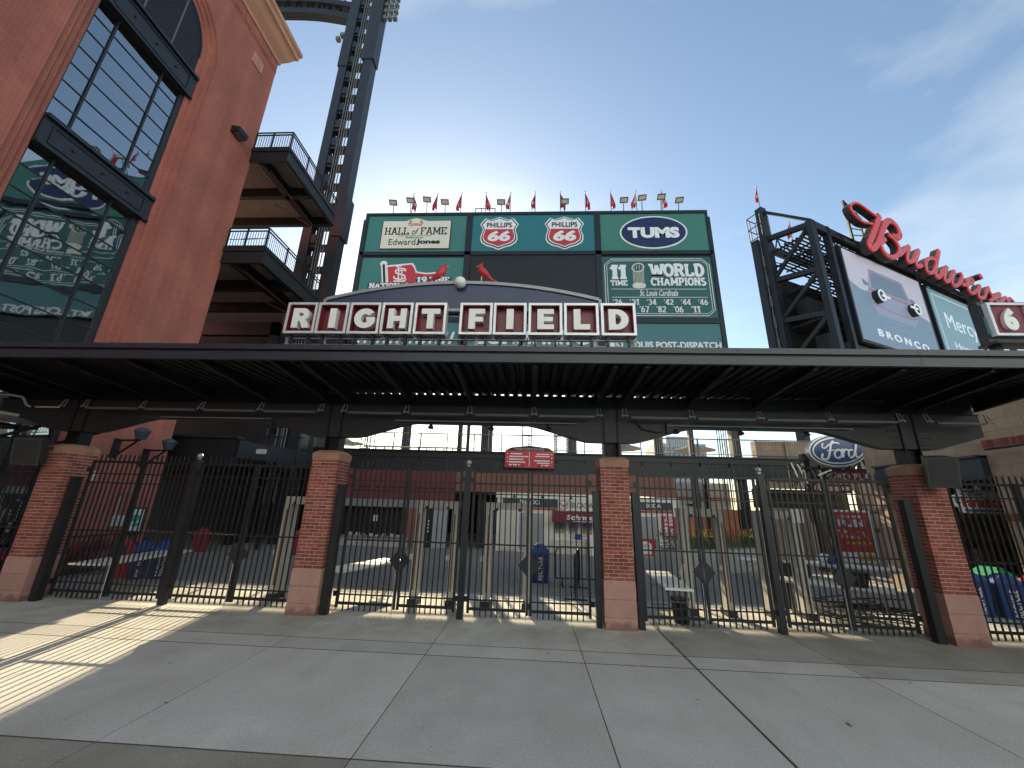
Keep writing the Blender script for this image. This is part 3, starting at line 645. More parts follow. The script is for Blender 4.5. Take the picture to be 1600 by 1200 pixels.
# double-lipped front edge
box('front_edge', CX0, CX1, CYF - .02, CYF + .06, 4.955, 5.06, 'fascia', can)
box('front_edge', CX0, CX1, CYF + .02, CYF + .058, 4.90, 4.955, 'canopy_steel', can)
box('front_edge', CX0, CX1, CYF - .02, CYF + .06, 4.745, 4.90, 'fascia', can)
mb = MB(); x = CX0 + 2.0
while x < CX1: mb.box(x - .004, x + .004, CYF - .0225, CYF - .0195, 4.75, 4.895); mb.box(x - .004, x + .004, CYF - .0225, CYF - .0195, 4.96, 5.055); x += 3.05
build('edge_seam', mb, 'black_paint', can, kind='stuff')
mb = MB()
for cx in PX:
    for dx in (-.42, -.34, -.26, .26, .34, .42):
        for z in (3.75, 3.9, 4.05, 4.2): mb.tube((cx + dx, .19, z), (cx + dx, .178, z), .014, 6)
build('bolt_heads', mb, 'canopy_steel', can, kind='stuff')
box('end_trim', CX1 - .09, CX1, CYF + .06, CYB, 4.70, 4.95, 'canopy_steel', can)
box('end_trim', CX0, CX0 + .09, CYF + .06, CYB, 4.70, 4.95, 'canopy_steel', can)
# rafters: tapered I sections
RX = []
for a in range(3):
    s0, s1 = PX[a] + .28, PX[a + 1] - .28
    RX += [s0 + (s1 - s0) * q / 4 for q in range(5)]
RX = [PX[0] - .28, PX[0] - 1.7] + RX + [PX[3] + .28, PX[3] + 1.5]
for x in RX:
    mb = MB(); fr = Fr((x, 0, 0), (0, 1, 0))
    prism(mb, fr, [(CYF + .062, 4.70), (.17, 4.50), (.17, CZ - .012), (CYF + .062, CZ - .012)], -.009, .009)
    for (za, zb) in ((4.70, 4.50),):
        mb.add([(x - .05, CYF + .062, za - .012), (x + .05, CYF + .062, za - .012), (x + .05, .17, zb - .012), (x - .05, .17, zb - .012), (x - .05, CYF + .062, za), (x + .05, CYF + .062, za), (x + .05, .17, zb), (x - .05, .17, zb)],
               [(0, 3, 2, 1), (4, 5, 6, 7), (0, 1, 5, 4), (1, 2, 6, 5), (2, 3, 7, 6), (3, 0, 4, 7)])
    mb.box(x - .075, x + .075, CYF + .062, .17, CZ - .012, CZ - .004)
    build('rafter', mb, 'canopy_steel', can)
# main girder over the piers with arched lower plate
mb = MB(); mb.box(CX0 + .3, CX1 - .35, .17, .43, 4.42, 4.45); mb.box(CX0 + .3, CX1 - .35, .27, .33, 4.35, 4.70); mb.box(CX0 + .3, CX1 - .35, .20, .40, 4.70, 4.72)
mb.box(CX0 + .3, CX1 - .35, .46, .60, 4.55, 4.788)
build('girder', mb, 'canopy_steel', can)
fr = Fr((0, .20, 0), (1, 0, 0)); low, top = 3.66, 4.40
def bay_plate(xa, xb, la, lb):
    pts = []
    N = 14
    for q in range(N + 1):
        t = q / N; pts.append((t, None))
    return pts
edge = []
def hz(d):
    d = abs(d)
    if d < .52: return low
    if d < 1.85: t = (d - .52) / 1.33; return low + (4.02 - low) * (t * .75 + .25 * (3 * t * t - 2 * t ** 3)) * 1.0
    return 4.02
xs = []
x = CX0 + .3
while x < CX1 - .36: xs.append(x); x += .11
xs.append(CX1 - .351)
lowz = [hz(min((x - p for p in PX), key=abs)) for x in xs]
mb = MB(); kk = len(xs)
vv = []
for xx, zz in zip(xs, lowz): vv += [(xx, .19, zz), (xx, .19, 4.42), (xx, .40, zz), (xx, .40, 4.42)]
ff = []
for i in range(kk - 1): o_ = 4 * i; q = o_ + 4; ff += [(o_, q, q + 1, o_ + 1), (o_ + 2, o_ + 3, q + 3, q + 2), (o_, o_ + 2, q + 2, q), (o_ + 1, q + 1, q + 3, o_ + 3)]
ff += [(0, 1, 3, 2), (4 * kk - 4, 4 * kk - 2, 4 * kk - 1, 4 * kk - 3)]
mb.add(vv, ff); build('arched_plate', mb, 'girder_grey', can)
for cx in PX:
    mb = MB(); mb.box(cx - .17, cx - .14, .16, .45, 3.30, 4.42); mb.box(cx + .14, cx + .17, .16, .45, 3.30, 4.42); mb.box(cx - .14, cx + .14, .29, .32, 3.30, 4.42); mb.box(cx - .24, cx + .24, .08, .53, 3.275, 3.30)
    build('column', mb, 'canopy_steel', can)
for a in range(len(RX) - 1):
    pass
# row of slim light fittings along the girder
srt = sorted(RX)
for a, b in zip(srt, srt[1:]):
    if b - a > .7 and a > -12:
        box('light_fitting', a + .12, b - .12, -.10, -.03, 4.16, 4.205, 'lamp_grey', can)
for x in srt[1:]:
    mb = MB(); mb.tube((x - .06, -.065, 4.19), (x - .03, .0, 4.40), .012, 5); mb.tube((x + .06, -.065, 4.19), (x + .03, .0, 4.40), .012, 5); mb.box(x - .07, x + .07, -.085, -.045, 4.215, 4.235)
    build('bracket', mb, 'grey_metal', can)
mb = MB(); mb.path([(-12.15, -.065, 4.19), (-12.25, -.065, 4.22), (-12.42, -.07, 4.42), (-12.7, -.1, 4.46), (-13.4, -.12, 4.47)], .022)
mb.path([(CX0 + 1.6, -.065, 4.185), (-11.4, -.065, 4.185)], .02); build('conduit', mb, 'tube_grey', can)
mb = MB(); mb.path([(-9, .15, 4.04), (-6.2, .15, 4.05)], .012); mb.path([(-3.2, .12, 4.06), (1.0, .12, 4.06)], .014); mb.path([(3.0, .12, 4.06), (7, .12, 4.06)], .014)
build('conduit', mb, 'grey_metal', can)
for x in (-2.35, -.95, .35, 3.2, 4.6, 6.0):   # small shaded lamps hanging from the arch
    mb = MB(); mb.tube((x, .15, 4.05), (x, .15, 3.96), .012, 6); mb.tube((x, .15, 3.97), (x, .12, 3.90), .035, 10, .075)
    build('pendant_lamp', mb, 'iron', can, shade=True)
mb = MB(); mb.path([(2.3, .16, 4.2), (2.45, .15, 3.98), (2.8, .15, 3.9), (3.05, .15, 3.95)], .014); mb.box(3.0, 3.25, .13, .185, 3.88, 4.12)
build('junction_box', mb, 'girder_grey', can)

# loudspeakers on the outer piers
for cx, cy, cz, yaw, lab in ((-11.33, -.28, 2.82, .35, 'grey brown loudspeaker hung on the far left pier'), (8.13, -.28, 2.86, -.35, 'grey brown loudspeaker hung on the far right pier')):
    t = thing('loudspeaker', lab, 'speaker', (cx, cy, cz), 'loudspeakers on the outer piers')
    mb = MB(); R_ = Matrix.Rotation(yaw, 3, 'Z') @ Matrix.Rotation(radians(14), 3, 'X')
    q = [(-.24, -.13, 0), (.24, -.13, 0), (.17, .2, 0), (-.17, .2, 0), (-.24, -.13, .58), (.24, -.13, .58), (.17, .2, .58), (-.17, .2, .58)]
    mb.add([Vector((cx, cy, cz)) + R_ @ Vector(p) for p in q], [(0, 3, 2, 1), (4, 5, 6, 7), (0, 1, 5, 4), (1, 2, 6, 5), (2, 3, 7, 6), (3, 0, 4, 7)])
    build('cabinet', mb, 'speaker', t)
    mb = MB(); q = [(-.21, -.136, .03), (.21, -.136, .03), (.21, -.136, .55), (-.21, -.136, .55)]; mb.add([Vector((cx, cy, cz)) + R_ @ Vector(p) for p in q], [(0, 1, 2, 3)])
    build('grille', mb, 'girder_grey', t)
    sg = 1 if cx < 0 else 1
    build('mount_arm', MB().bar((cx + .05, cy + .15, cz + .35), (cx + .12, .06, cz + .4), .05, .08), 'iron', t)

# ================================================================ LETTER SIGN ON THE CANOPY
sgn = thing('letter_sign', 'long sign of ten framed letter boxes reading RIGHT FIELD', 'sign', (-1.65, -1.1, 5.05))
SB = [('R', -5.43, .675), ('I', -4.725, .675), ('G', -4.015, .68), ('H', -3.30, .68), ('T', -2.575, .69), ('F', -1.59, .70), ('I', -.865, .70), ('E', -.12, .71), ('L', .63, .72), ('D', 1.40, .72)]
LP = {'I': [[(.33, 0), (.67, 0), (.67, 1), (.33, 1)]], 'H': [[(0, 0), (.33, 0), (.33, .37), (.67, .37), (.67, 0), (1, 0), (1, 1), (.67, 1), (.67, .63), (.33, .63), (.33, 1), (0, 1)]],
      'T': [[(.33, 0), (.67, 0), (.67, .74), (1, .74), (1, 1), (0, 1), (0, .74), (.33, .74)]],
      'F': [[(.1, 0), (.45, 0), (.45, .36), (.88, .36), (.88, .6), (.45, .6), (.45, .76), (.95, .76), (.95, 1), (.1, 1)]],
      'E': [[(.08, 0), (.95, 0), (.95, .24), (.42, .24), (.42, .39), (.90, .39), (.90, .61), (.42, .61), (.42, .76), (.95, .76), (.95, 1), (.08, 1)]],
      'L': [[(.1, 0), (.95, 0), (.95, .26), (.46, .26), (.46, 1), (.1, 1)]]}
def glyph_loops(c):
    if c in LP: return LP[c]
    if c == 'D': return [[(0.02, 0)] + [(.42 + .58 * cos(radians(t)), .5 + .5 * sin(radians(t))) for t in range(-90, 91, 12)] + [(.02, 1)], [(.36, .25)] + [(.40 + .24 * cos(radians(t)), .5 + .25 * sin(radians(t))) for t in range(-90, 91, 15)] + [(.36, .75)]]
    if c == 'R': return [[(0, 0), (.34, 0), (.34, .34), (.44, .34), (.62, 0), (1.0, 0), (.78, .40)] + [(.60 + .32 * cos(radians(t)), .69 + .31 * sin(radians(t))) for t in range(-60, 91, 15)] + [(0, 1)], [(.34, .58)] + [(.50 + .1 * cos(radians(t)), .67 + .09 * sin(radians(t))) for t in range(-90, 91, 18)] + [(.34, .76)]]
    if c == 'G':
        o = [(.52 + .52 * cos(radians(t)), .5 + .5 * sin(radians(t))) for t in range(38, 342, 12)] + [(1.0, .56), (.58, .56), (.58, .36), (.70, .36)]
        return [o + [(.52 + .20 * cos(radians(t)), .5 + .22 * sin(radians(t))) for t in range(316, 37, -12)]]
def loops_geo(loops):
    cu = bpy.data.curves.new('g', 'CURVE'); cu.dimensions = '2D'; cu.fill_mode = 'FRONT'
    for lp in loops:
        sp = cu.splines.new('POLY'); sp.points.add(len(lp) - 1); sp.use_cyclic_u = True
        for p, q in zip(sp.points, lp): p.co = (q[0], q[1], 0, 1)
    ob = bpy.data.objects.new('g', cu); COL.objects.link(ob); dg = bpy.context.evaluated_depsgraph_get(); dg.update()
    me = bpy.data.meshes.new_from_object(ob.evaluated_get(dg)); vs = [tuple(v.co)[:2] for v in me.vertices]; fs = [tuple(p.vertices) for p in me.polygons]
    cnt = set((f[i], f[(i + 1) % len(f)]) for f in fs for i in range(len(f))); bd = [e for e in cnt if (e[1], e[0]) not in cnt]
    bpy.data.objects.remove(ob); bpy.data.curves.remove(cu); bpy.data.meshes.remove(me); return vs, fs, bd
def solid_loops(mb, fr, loops, n0, n1):
    vs, fs, bd = loops_geo(loops); k = len(vs)
    # make sure front faces look along +n
    a = sum((vs[f[0]][0] * vs[f[1]][1] - vs[f[1]][0] * vs[f[0]][1]) + (vs[f[1]][0] * vs[f[2]][1] - vs[f[2]][0] * vs[f[1]][1]) + (vs[f[2]][0] * vs[f[0]][1] - vs[f[0]][0] * vs[f[2]][1]) for f in fs)
    if a < 0: fs = [f[::-1] for f in fs]; bd = [(e[1], e[0]) for e in bd]
    mb.add([fr.p(p[0], p[1], n1) for p in vs] + [fr.p(p[0], p[1], n0) for p in vs], fs + [(e[1], e[0], e[0] + k, e[1] + k) for e in bd] + [tuple(i + k for i in f[::-1]) for f in fs])
    return mb
sf = Fr((0, -1.2, 0), (1, 0, 0)); SZ0, SZ1 = 5.66, 6.40
for c, x0, w in SB:
    bx_ = build('letter_box', MB().box(x0 + .02, x0 + w - .02, -1.02, -.90, SZ0 + .02, SZ1 - .02), 'grey_metal', sgn)
    mb = MB(); a = .052
    for (q0, q1, z0, z1) in ((x0, x0 + w, SZ1 - a, SZ1), (x0, x0 + w, SZ0, SZ0 + a), (x0, x0 + a, SZ0 + a, SZ1 - a), (x0 + w - a, x0 + w, SZ0 + a, SZ1 - a)): mb.box(q0, q1, -1.2, -1.02, z0, z1)
    build('box_frame', mb, 'silver', bx_)
    build('back_panel', MB().box(x0 + a, x0 + w - a, -1.035, -1.021, SZ0 + a, SZ1 - a), 'maroon', bx_)
    mb = MB()
    for (q0, q1, z0, z1) in ((x0 + a, x0 + w - a, SZ1 - a - .012, SZ1 - a - .002), (x0 + a, x0 + w - a, SZ0 + a + .002, SZ0 + a + .012), (x0 + a + .002, x0 + a + .012, SZ0 + a + .012, SZ1 - a - .012), (x0 + w - a - .012, x0 + w - a - .002, SZ0 + a + .012, SZ1 - a - .012)): mb.box(q0, q1, -1.19, -1.036, z0, z1)
    build('box_lining', mb, 'maroon', bx_)
    lw, lh = .40, .47
    if c == 'G': lw = .46
    if c == 'I': lw = .44
    if c == 'D': lw = .42
    cx_ = x0 + w / 2; zz = SZ0 + a + .085
    mb = MB(); solid_loops(mb, sf, [[(cx_ - lw / 2 + p[0] * lw, zz + p[1] * lh) for p in lp] for lp in glyph_loops(c)], -.16, -.02)
    build('letter', mb, 'letter_white', bx_)
mb = MB(); mb.box(-5.45, 2.14, -1.06, -1.0, 5.40, 5.47); mb.box(-5.45, 2.14, -1.06, -1.0, 5.585, 5.615)
for i in range(10): x = -5.40 + i * .835; mb.box(x - .03, x + .03, -1.05, -1.01, 4.88, 5.66)
build('support_rail', mb, 'grey_metal', sgn)
mb = MB()
for c, x0, w in SB:
    for q in (.14, w - .14): mb.box(x0 + q - .02, x0 + q + .02, -1.13, -1.0, 5.46, SZ0)
build('box_bracket', mb, 'iron', sgn)
box('top_channel', -5.40, 2.10, -1.0, -.93, 6.30, 6.37, 'grey_metal', sgn)
# blue arch behind the boxes
AX = [(-4.77, 6.68), (-4.0, 6.87), (-2.9, 7.03), (-1.69, 7.09), (-.5, 7.03), (.64, 6.85), (1.42, 6.64)]
def archz(x): a = (x + 1.675) / 3.1; return 7.085 - .43 * a * a
ax = [-4.77 + 6.19 * i / 28 for i in range(29)]; af = Fr((0, -.85, 0), (1, 0, 0))
mb = MB(); vv = []
for x in ax: vv += [(x, -.87, 6.30), (x, -.87, archz(x) - .03), (x, -.78, 6.30), (x, -.78, archz(x) - .03)]
ff = []
for i in range(28): o_ = 4 * i; q = o_ + 4; ff += [(o_, q, q + 1, o_ + 1), (o_ + 2, o_ + 3, q + 3, q + 2), (o_, o_ + 2, q + 2, q), (o_ + 1, q + 1, q + 3, o_ + 3)]
ff += [(0, 1, 3, 2), (112, 114, 115, 113)]; mb.add(vv, ff); build('arch_panel', mb, 'navy', sgn)
mb = MB(); ribbon(mb, af, [(x, archz(x)) for x in ax], .075, -.10, .06); rect(mb, af, -4.83, -4.765, 6.30, 6.66, -.1, .058); rect(mb, af, 1.415, 1.48, 6.30, 6.66, -.1, .058)
build('arch_trim', mb, 'grey_metal', sgn)
mb = MB()
for i in range(5): x = -4.4 + i * 1.37; mb.bar((x, -.80, 6.35), (x, .3, 4.9), .05, .05)
build('back_brace', mb, 'iron', sgn)
# baseball
t = thing('baseball_ornament', 'white baseball ornament at the top of the blue arch', 'ornament', (-1.69, -.96, 6.90))
build('ball', MB().sphere((-1.69, -.96, 7.045), .135, 24, 14), 'white_paint', t, shade=True)
mb = MB()
for sgx in (-1, 1):
    pts = [Vector((-1.69, -.96, 7.045)) + .1365 * Vector((.62 * cos(a), -.30 - .62 * abs(sin(a)) * .9, sgx * .55 + .0 * a)).normalized() for a in [radians(q) for q in range(0, 181, 15)]]
    mb.path([tuple(p) for p in pts], .004, 4)
build('seam', mb, 'tan_beak', t)
# red birds
def bird(x, sg, lab):
    z = 7.10; y = -.86
    t = thing('bird_statue', lab, 'statue', (x, y, z), 'red bird statues on the arch')
    P_ = [(-.36, .02), (-.24, .07), (-.14, .14), (-.06, .21), (.0, .29), (.035, .36), (.05, .41), (.055, .455), (.035, .50)]
    rad = [.016, .026, .062, .095, .10, .082, .06, .052, .012]
    mb = MB().sweep([(x + sg * a, y, z + b) for a, b in P_], rad, 12, .85)
    mb.add([(x + sg * .015, y - .025, z + .47), (x + sg * .015, y + .025, z + .47), (x + sg * .075, y, z + .47), (x - sg * .015, y, z + .545)], [(0, 1, 3), (1, 2, 3), (2, 0, 3)])
    build('body', mb, 'red_bird', t, shade=True)
    mb = MB()
    for sy in (-1, 1): mb.sweep([(x - sg * .17, y + sy * .055, z + .13), (x - sg * .06, y + sy * .085, z + .22), (x + sg * .02, y + sy * .06, z + .31)], [.012, .042, .02], 8, .35)
    build('wing', mb, 'red_bird', t, shade=True)
    build('mask', MB().sphere((x + sg * .085, y, z + .445), .036, 10, 7), 'black_paint', t, shade=True)
    build('beak', MB().tube((x + sg * .098, y, z + .445), (x + sg * .15, y, z + .425), .028, 8, .003), 'tan_beak', t, shade=True)
    mb = MB()
    for sy in (-.03, .03): mb.path([(x - sg * .01, y + sy, z + .20), (x + sg * .02, y + sy, z + .09), (x - sg * .0, y + sy, z + .02)], .010, 5); mb.bar((x - sg * .03, y + sy, z + .008), (x + sg * .05, y + sy, z + .008), .02, .016)
    build('leg', mb, 'tan_beak', t)
bird(-2.16, 1, 'red bird statue left of the baseball, facing right')
bird(-1.21, -1, 'red bird statue right of the baseball, facing left')

# ================================================================ RED BRICK BUILDING ON THE LEFT
bl = thing('brick_building', 'tall red brick building at left with a big arched window', 'building', (-19, -5, 0))
wf = Fr((-14, 0, 0), (0, 1, 0)); YC, ZSP, HWD = .77, 19.9, 1.62
def archloop(off, zb=.25, n=18):
    return [(YC - HWD - off, zb), (YC + HWD + off, zb)] + [(YC + (HWD + off) * cos(radians(t)), ZSP + (2.05 + off) * sin(radians(t))) for t in [180 * i / n for i in range(n + 1)]]
mb = MB(); solid_loops(mb, wf, [[(-22, -.05), (5.8, -.05), (5.8, 24.7), (-22, 24.7)], archloop(.54)], -.4, 0); build('wall', mb, 'brick_wall', bl)
for k in range(3):
    mb = MB(); solid_loops(mb, wf, [archloop(.54 - .18 * k), archloop(.36 - .18 * k)], -.4, -.085 * (k + 1)); build('arch_step', mb, 'brick_wall', bl)
build('wall', MB().box(-26, -14.4, 5.5, 5.8, -.05, 24.7), 'brick_wall_x', bl)
mb = MB(); mb.box(-26, -14.401, -22, -21.7, -.05, 24.7); mb.box(-26, -25.7, -21.7, 5.5, -.05, 24.7); mb.box(-26, -14, -22, 5.8, 24.71, 25.0); build('back_shell', mb, 'interior', bl)
# cornice: cove profile swept along the wall with an end return
prof = [(0.0, 24.55), (.10, 24.55), (.12, 24.72), (.22, 24.80), (.42, 24.98), (.62, 25.25), (.72, 25.30), (.78, 25.30), (.80, 25.55), (.92, 25.62), (.92, 25.85), (0, 25.85)]
mb = MB(); k = len(prof)
mb.add([(-14 + a, -22, z) for a, z in prof] + [(-14 + a, 5.8 + a * .45, z) for a, z in prof], [(i, (i + 1) % k, k + (i + 1) % k, k + i) for i in range(k)] + [tuple(range(k - 1, -1, -1)), tuple(range(k, 2 * k))])
build('cornice', mb, 'terracotta', bl)
fz = MB()
for i in range(14): y = 5.75 - i * .62; rect(fz, wf, y - .50, y - .02, 24.0 + .05, 24.53, .001, .035)
build('frieze_block', fz, 'brick_wall', bl)
mb = MB(); rect(mb, wf, -22, 5.8, 23.9, 23.96, .001, .03); rect(mb, wf, 3.2, 5.8, 16.95, 17.0, .001, .006); build('string_course', mb, 'brick_wall', bl)
plq = build('plaque', rect(MB(), wf, 4.31, 4.98, 22.68, 23.31, .001, .05), 'terracotta', bl)
mb = MB(); ribbon(mb, wf, smooth([(4.45, 22.8), (4.55, 23.15), (4.75, 23.1), (4.6, 22.95), (4.85, 22.85)], 4), .05, .05, .075); build('relief', mb, 'terracotta', plq)
# window frame, spandrels, louver
win = build('window', rect(rect(rect(rect(MB(), wf, -.87, -.80, .25, 18.0, -.42, -.30), wf, 2.22, 2.42, .25, 19.9, -.42, -.30), wf, -.23, -.17, .25, 17.7, -.42, -.31), wf, 1.43, 1.49, .25, 17.7, -.42, -.31), 'frame_navy', bl)
rows1 = [12.72 + .7155 * i for i in range(8)]; rows2 = [11.69 - .735 * i for i in range(16)]
colsY = [(-.79, -.24), (-.16, 1.42), (1.50, 2.22)]
mb = MB()
for zz in rows1[1:-1] + rows2[1:]:
    for a, b in colsY: rect(mb, wf, a, b, zz - .018, zz + .018, -.40, -.325)
build('muntin', mb, 'frame_navy', win)
for (z0, z1, lab) in ((11.69, 12.72, 0), (17.7, 18.86, 1)):
    sp_ = build('spandrel', rect(MB(), wf, -.85, 2.50, z0, z1, -.46, -.16), 'frame_navy', bl)
    mb = MB(); rect(mb, wf, -.85, 2.52, z1 - .12, z1, -.16, -.06); rect(mb, wf, -.85, 2.52, z0, z0 + .10, -.16, -.08)
    rect(mb, wf, -.6, 2.25, z0 + .2, z0 + .24, -.16, -.13); rect(mb, wf, -.6, 2.25, z1 - .28, z1 - .24, -.16, -.13); rect(mb, wf, -.6, -.56, z0 + .24, z1 - .28, -.16, -.13); rect(mb, wf, 2.21, 2.25, z0 + .24, z1 - .28, -.16, -.13)
    build('flange', mb, 'frame_navy', sp_)
    mb = MB()
    for y in (.0, .85, 1.65): mb.sphere(wf.p(y, (z0 + z1) / 2, -.15), .05, 8, 6)
    build('bolt', mb, 'iron', sp_)
def pane(y0, y1, z0, z1):
    mb = MB(); a, b = random.uniform(-.004, .004), random.uniform(-.004, .004)
    mb.add([wf.p(y0, z0, -.345 + a), wf.p(y1, z0, -.345 - a), wf.p(y1, z1, -.345 + b), wf.p(y0, z1, -.345 - b)], [(0, 1, 2, 3)])
    build('pane', mb, 'window_glass', win)
for r0, r1 in zip(rows1, rows1[1:]):
    for a, b in colsY: pane(a, b, r0, r1)
for r1, r0 in zip(rows2, rows2[1:]):
    for a, b in colsY: pane(a, b, r0, r1)
mb = MB(); zz = 18.9
while zz < 21.9:
    hw = HWD if zz < ZSP else HWD * sqrt(max(0.01, 1 - ((zz - ZSP) / 2.05) ** 2))
    mb.add([wf.p(YC - hw, zz, -.30), wf.p(YC + hw, zz, -.30), wf.p(YC + hw, zz + .07, -.42), wf.p(YC - hw, zz + .07, -.42)], [(0, 1, 2, 3)]); zz += .105
zz = 18.93
while zz < 21.85:
    hw = HWD if zz < ZSP else HWD * sqrt(max(0.01, 1 - ((zz - ZSP) / 2.05) ** 2))
    rect(mb, wf, YC - hw + .01, YC + hw - .01, zz, zz + .045, -.30, -.27); zz += .105
lv = build('louver', mb, 'louver', bl); lv['kind'] = 'stuff'
mb = MB(); rect(mb, wf, .15, .20, 18.87, 21.8, -.3, -.27); rect(mb, wf, 1.3, 1.35, 18.87, 21.7, -.3, -.27); build('louver_bar', mb, 'grey_metal', bl)
mb = MB(); ribbon(mb, wf, archloop(-.02)[2:], .07, -.40, -.24); build('louver_frame', mb, 'frame_navy', bl)
# inside the window: slabs and a stair
ins = MB()
for zf in (4.2, 7.6, 11.6, 17.6): ins.box(-25.6, -14.62, -6, 5.4, zf - .3, zf)
ins.box(-25.6, -25.3, -21, 5.4, .1, 24.6); build('floor_slab', ins, 'interior', bl)
for (za, zb, ya, yb, xx) in ((4.2, 7.6, -1.6, 3.4, -16.4), (7.6, 11.6, 3.6, -1.8, -16.4), (.1, 4.2, 3.4, -1.8, -16.2)):
    mb = MB(); n = 16
    for i in range(n):
        y = ya + (yb - ya) * i / n; z = za + (zb - za) * (i + 1) / n; mb.box(xx - 1.3, xx, min(y, y + (yb - ya) / n), max(y, y + (yb - ya) / n), z - .28, z)
    stf = build('stair_flight', mb, 'stair_lit', bl)
    mb = MB(); mb.bar((xx + .02, ya, za + 1.1), (xx + .02, yb, zb + 1.1), .05, .05); mb.bar((xx + .02, ya, za + .2), (xx + .02, yb, zb + .2), .05, .05)
    for i in range(24): t_ = (i + .5) / 24; y = ya + (yb - ya) * t_; z = za + (zb - za) * t_; mb.box(xx + .01, xx + .03, y - .012, y + .012, z + .2, z + 1.1)
    o = build('stair_rail', mb, 'iron', stf); o['kind'] = 'stuff'
mb = MB(); mb.bar((-16.5, 1.2, 9.6), (-16.5, 3.4, 10.7), .1, .25); build('wall_light', mb, 'stair_lit', bl)
# lamp on the wall
t = thing('wall_lamp', 'black box floodlight on the upper brick wall beside the balconies', 'lamp', (-13.9, 4.6, 18.2))
mb = MB(); mb.add([(-13.98, 4.35, 18.55), (-13.98, 4.9, 18.55), (-13.55, 4.9, 18.45), (-13.55, 4.35, 18.45), (-13.98, 4.35, 18.2), (-13.98, 4.9, 18.2), (-13.60, 4.9, 18.22), (-13.60, 4.35, 18.22)], [(0, 1, 2, 3), (7, 6, 5, 4), (4, 5, 1, 0), (5, 6, 2, 1), (6, 7, 3, 2), (7, 4, 0, 3)])
build('housing', mb, 'black_paint', t); build('lens', MB().box(-13.9, -13.64, 4.42, 4.83, 18.185, 18.20), 'lamp_grey', t)
# fittings on the lower wall
for yy, zz, lab in ((3.85, 4.25, 'round grey floodlight on a bracket, nearer one on the lower brick wall'), (4.95, 4.05, 'round grey floodlight on a bracket, farther one by the wall corner')):
    t = thing('bracket_lamp', lab, 'lamp', (-13.4, yy, zz - .8), 'bracket floodlights on the lower wall')
    mb = MB(); mb.box(-14, -13.96, yy - .12, yy + .12, zz - .9, zz - .25); mb.bar((-13.97, yy, zz - .3), (-13.2, yy, zz - .28), .06, .06); mb.bar((-13.97, yy, zz - .85), (-13.3, yy, zz - .32), .05, .05); build('bracket', mb, 'iron', t)
    mb = MB(); mb.cyl((-13.2, yy), .13, zz - .26, zz, 16, .21); mb.cyl((-13.2, yy), .225, zz, zz + .05, 16); mb.cyl((-13.2, yy), .2, zz + .05, zz + .14, 16, .1); build('lamp_head', mb, 'lamp_blue', t, shade=True)
t = thing('map_board', 'white framed map board on the brick wall beside the left gates', 'sign', (-13.97, 5.2, .9))
build('frame', rect(MB(), wf, 4.90, 5.55, .86, 1.78, .001, .06), 'girder_grey', t); build('sheet', rect(MB(), wf, 4.96, 5.49, .92, 1.72, .06, .068), 'poster_white', t)
mb = MB(); prism(mb, wf, ell(5.22, 1.42, .17, .13, 14), .068, .072); prism(mb, wf, ell(5.27, 1.2, .12, .08, 12), .068, .0722); build('map_print', mb, 'bin_green', t)
t = thing('control_box', 'pale grey electrical control boxes with conduit on the lower brick wall', 'box', (-13.95, 4.6, 1.15))
build('cabinet', rect(rect(MB(), wf, 4.40, 4.62, 1.18, 1.52, .001, .12), wf, 4.64, 4.80, 1.18, 1.52, .001, .10), 'tube_grey', t)
build('conduit', MB().tube(wf.p(4.5, 1.52, .04), wf.p(4.5, 2.15, .04), .015, 6), 'tube_grey', t)
build('alarm', rect(rect(MB(), wf, 4.44, 4.56, 2.15, 2.27, .001, .08), wf, 4.70, 4.80, 2.15, 2.27, .001, .08), 'lamp_grey', t)
t = tag(build('wall_notice', rect(MB(), wf, 3.38, 3.56, 2.6, 2.9, .001, .03), 'tan_beak'), 'small tan notice plate high on the lower brick wall', 'sign')
# awning ledge and shop screen left of the first pier
t = thing('entrance_awning', 'pale glazed entrance awning sticking out left of the far left pier', 'awning', (-14, -2.5, 3.8))
mb = MB(); mb.box(-14, -12.7, -6, 2.3, 3.98, 4.05); build('ledge', mb, 'tube_grey', t)
mb = MB()
for y in (-4.5, -2.7, -.9, .9, 2.2): mb.bar((-14, y, 3.6), (-12.75, y, 3.95), .06, .06)
build('strut', mb, 'iron', t)

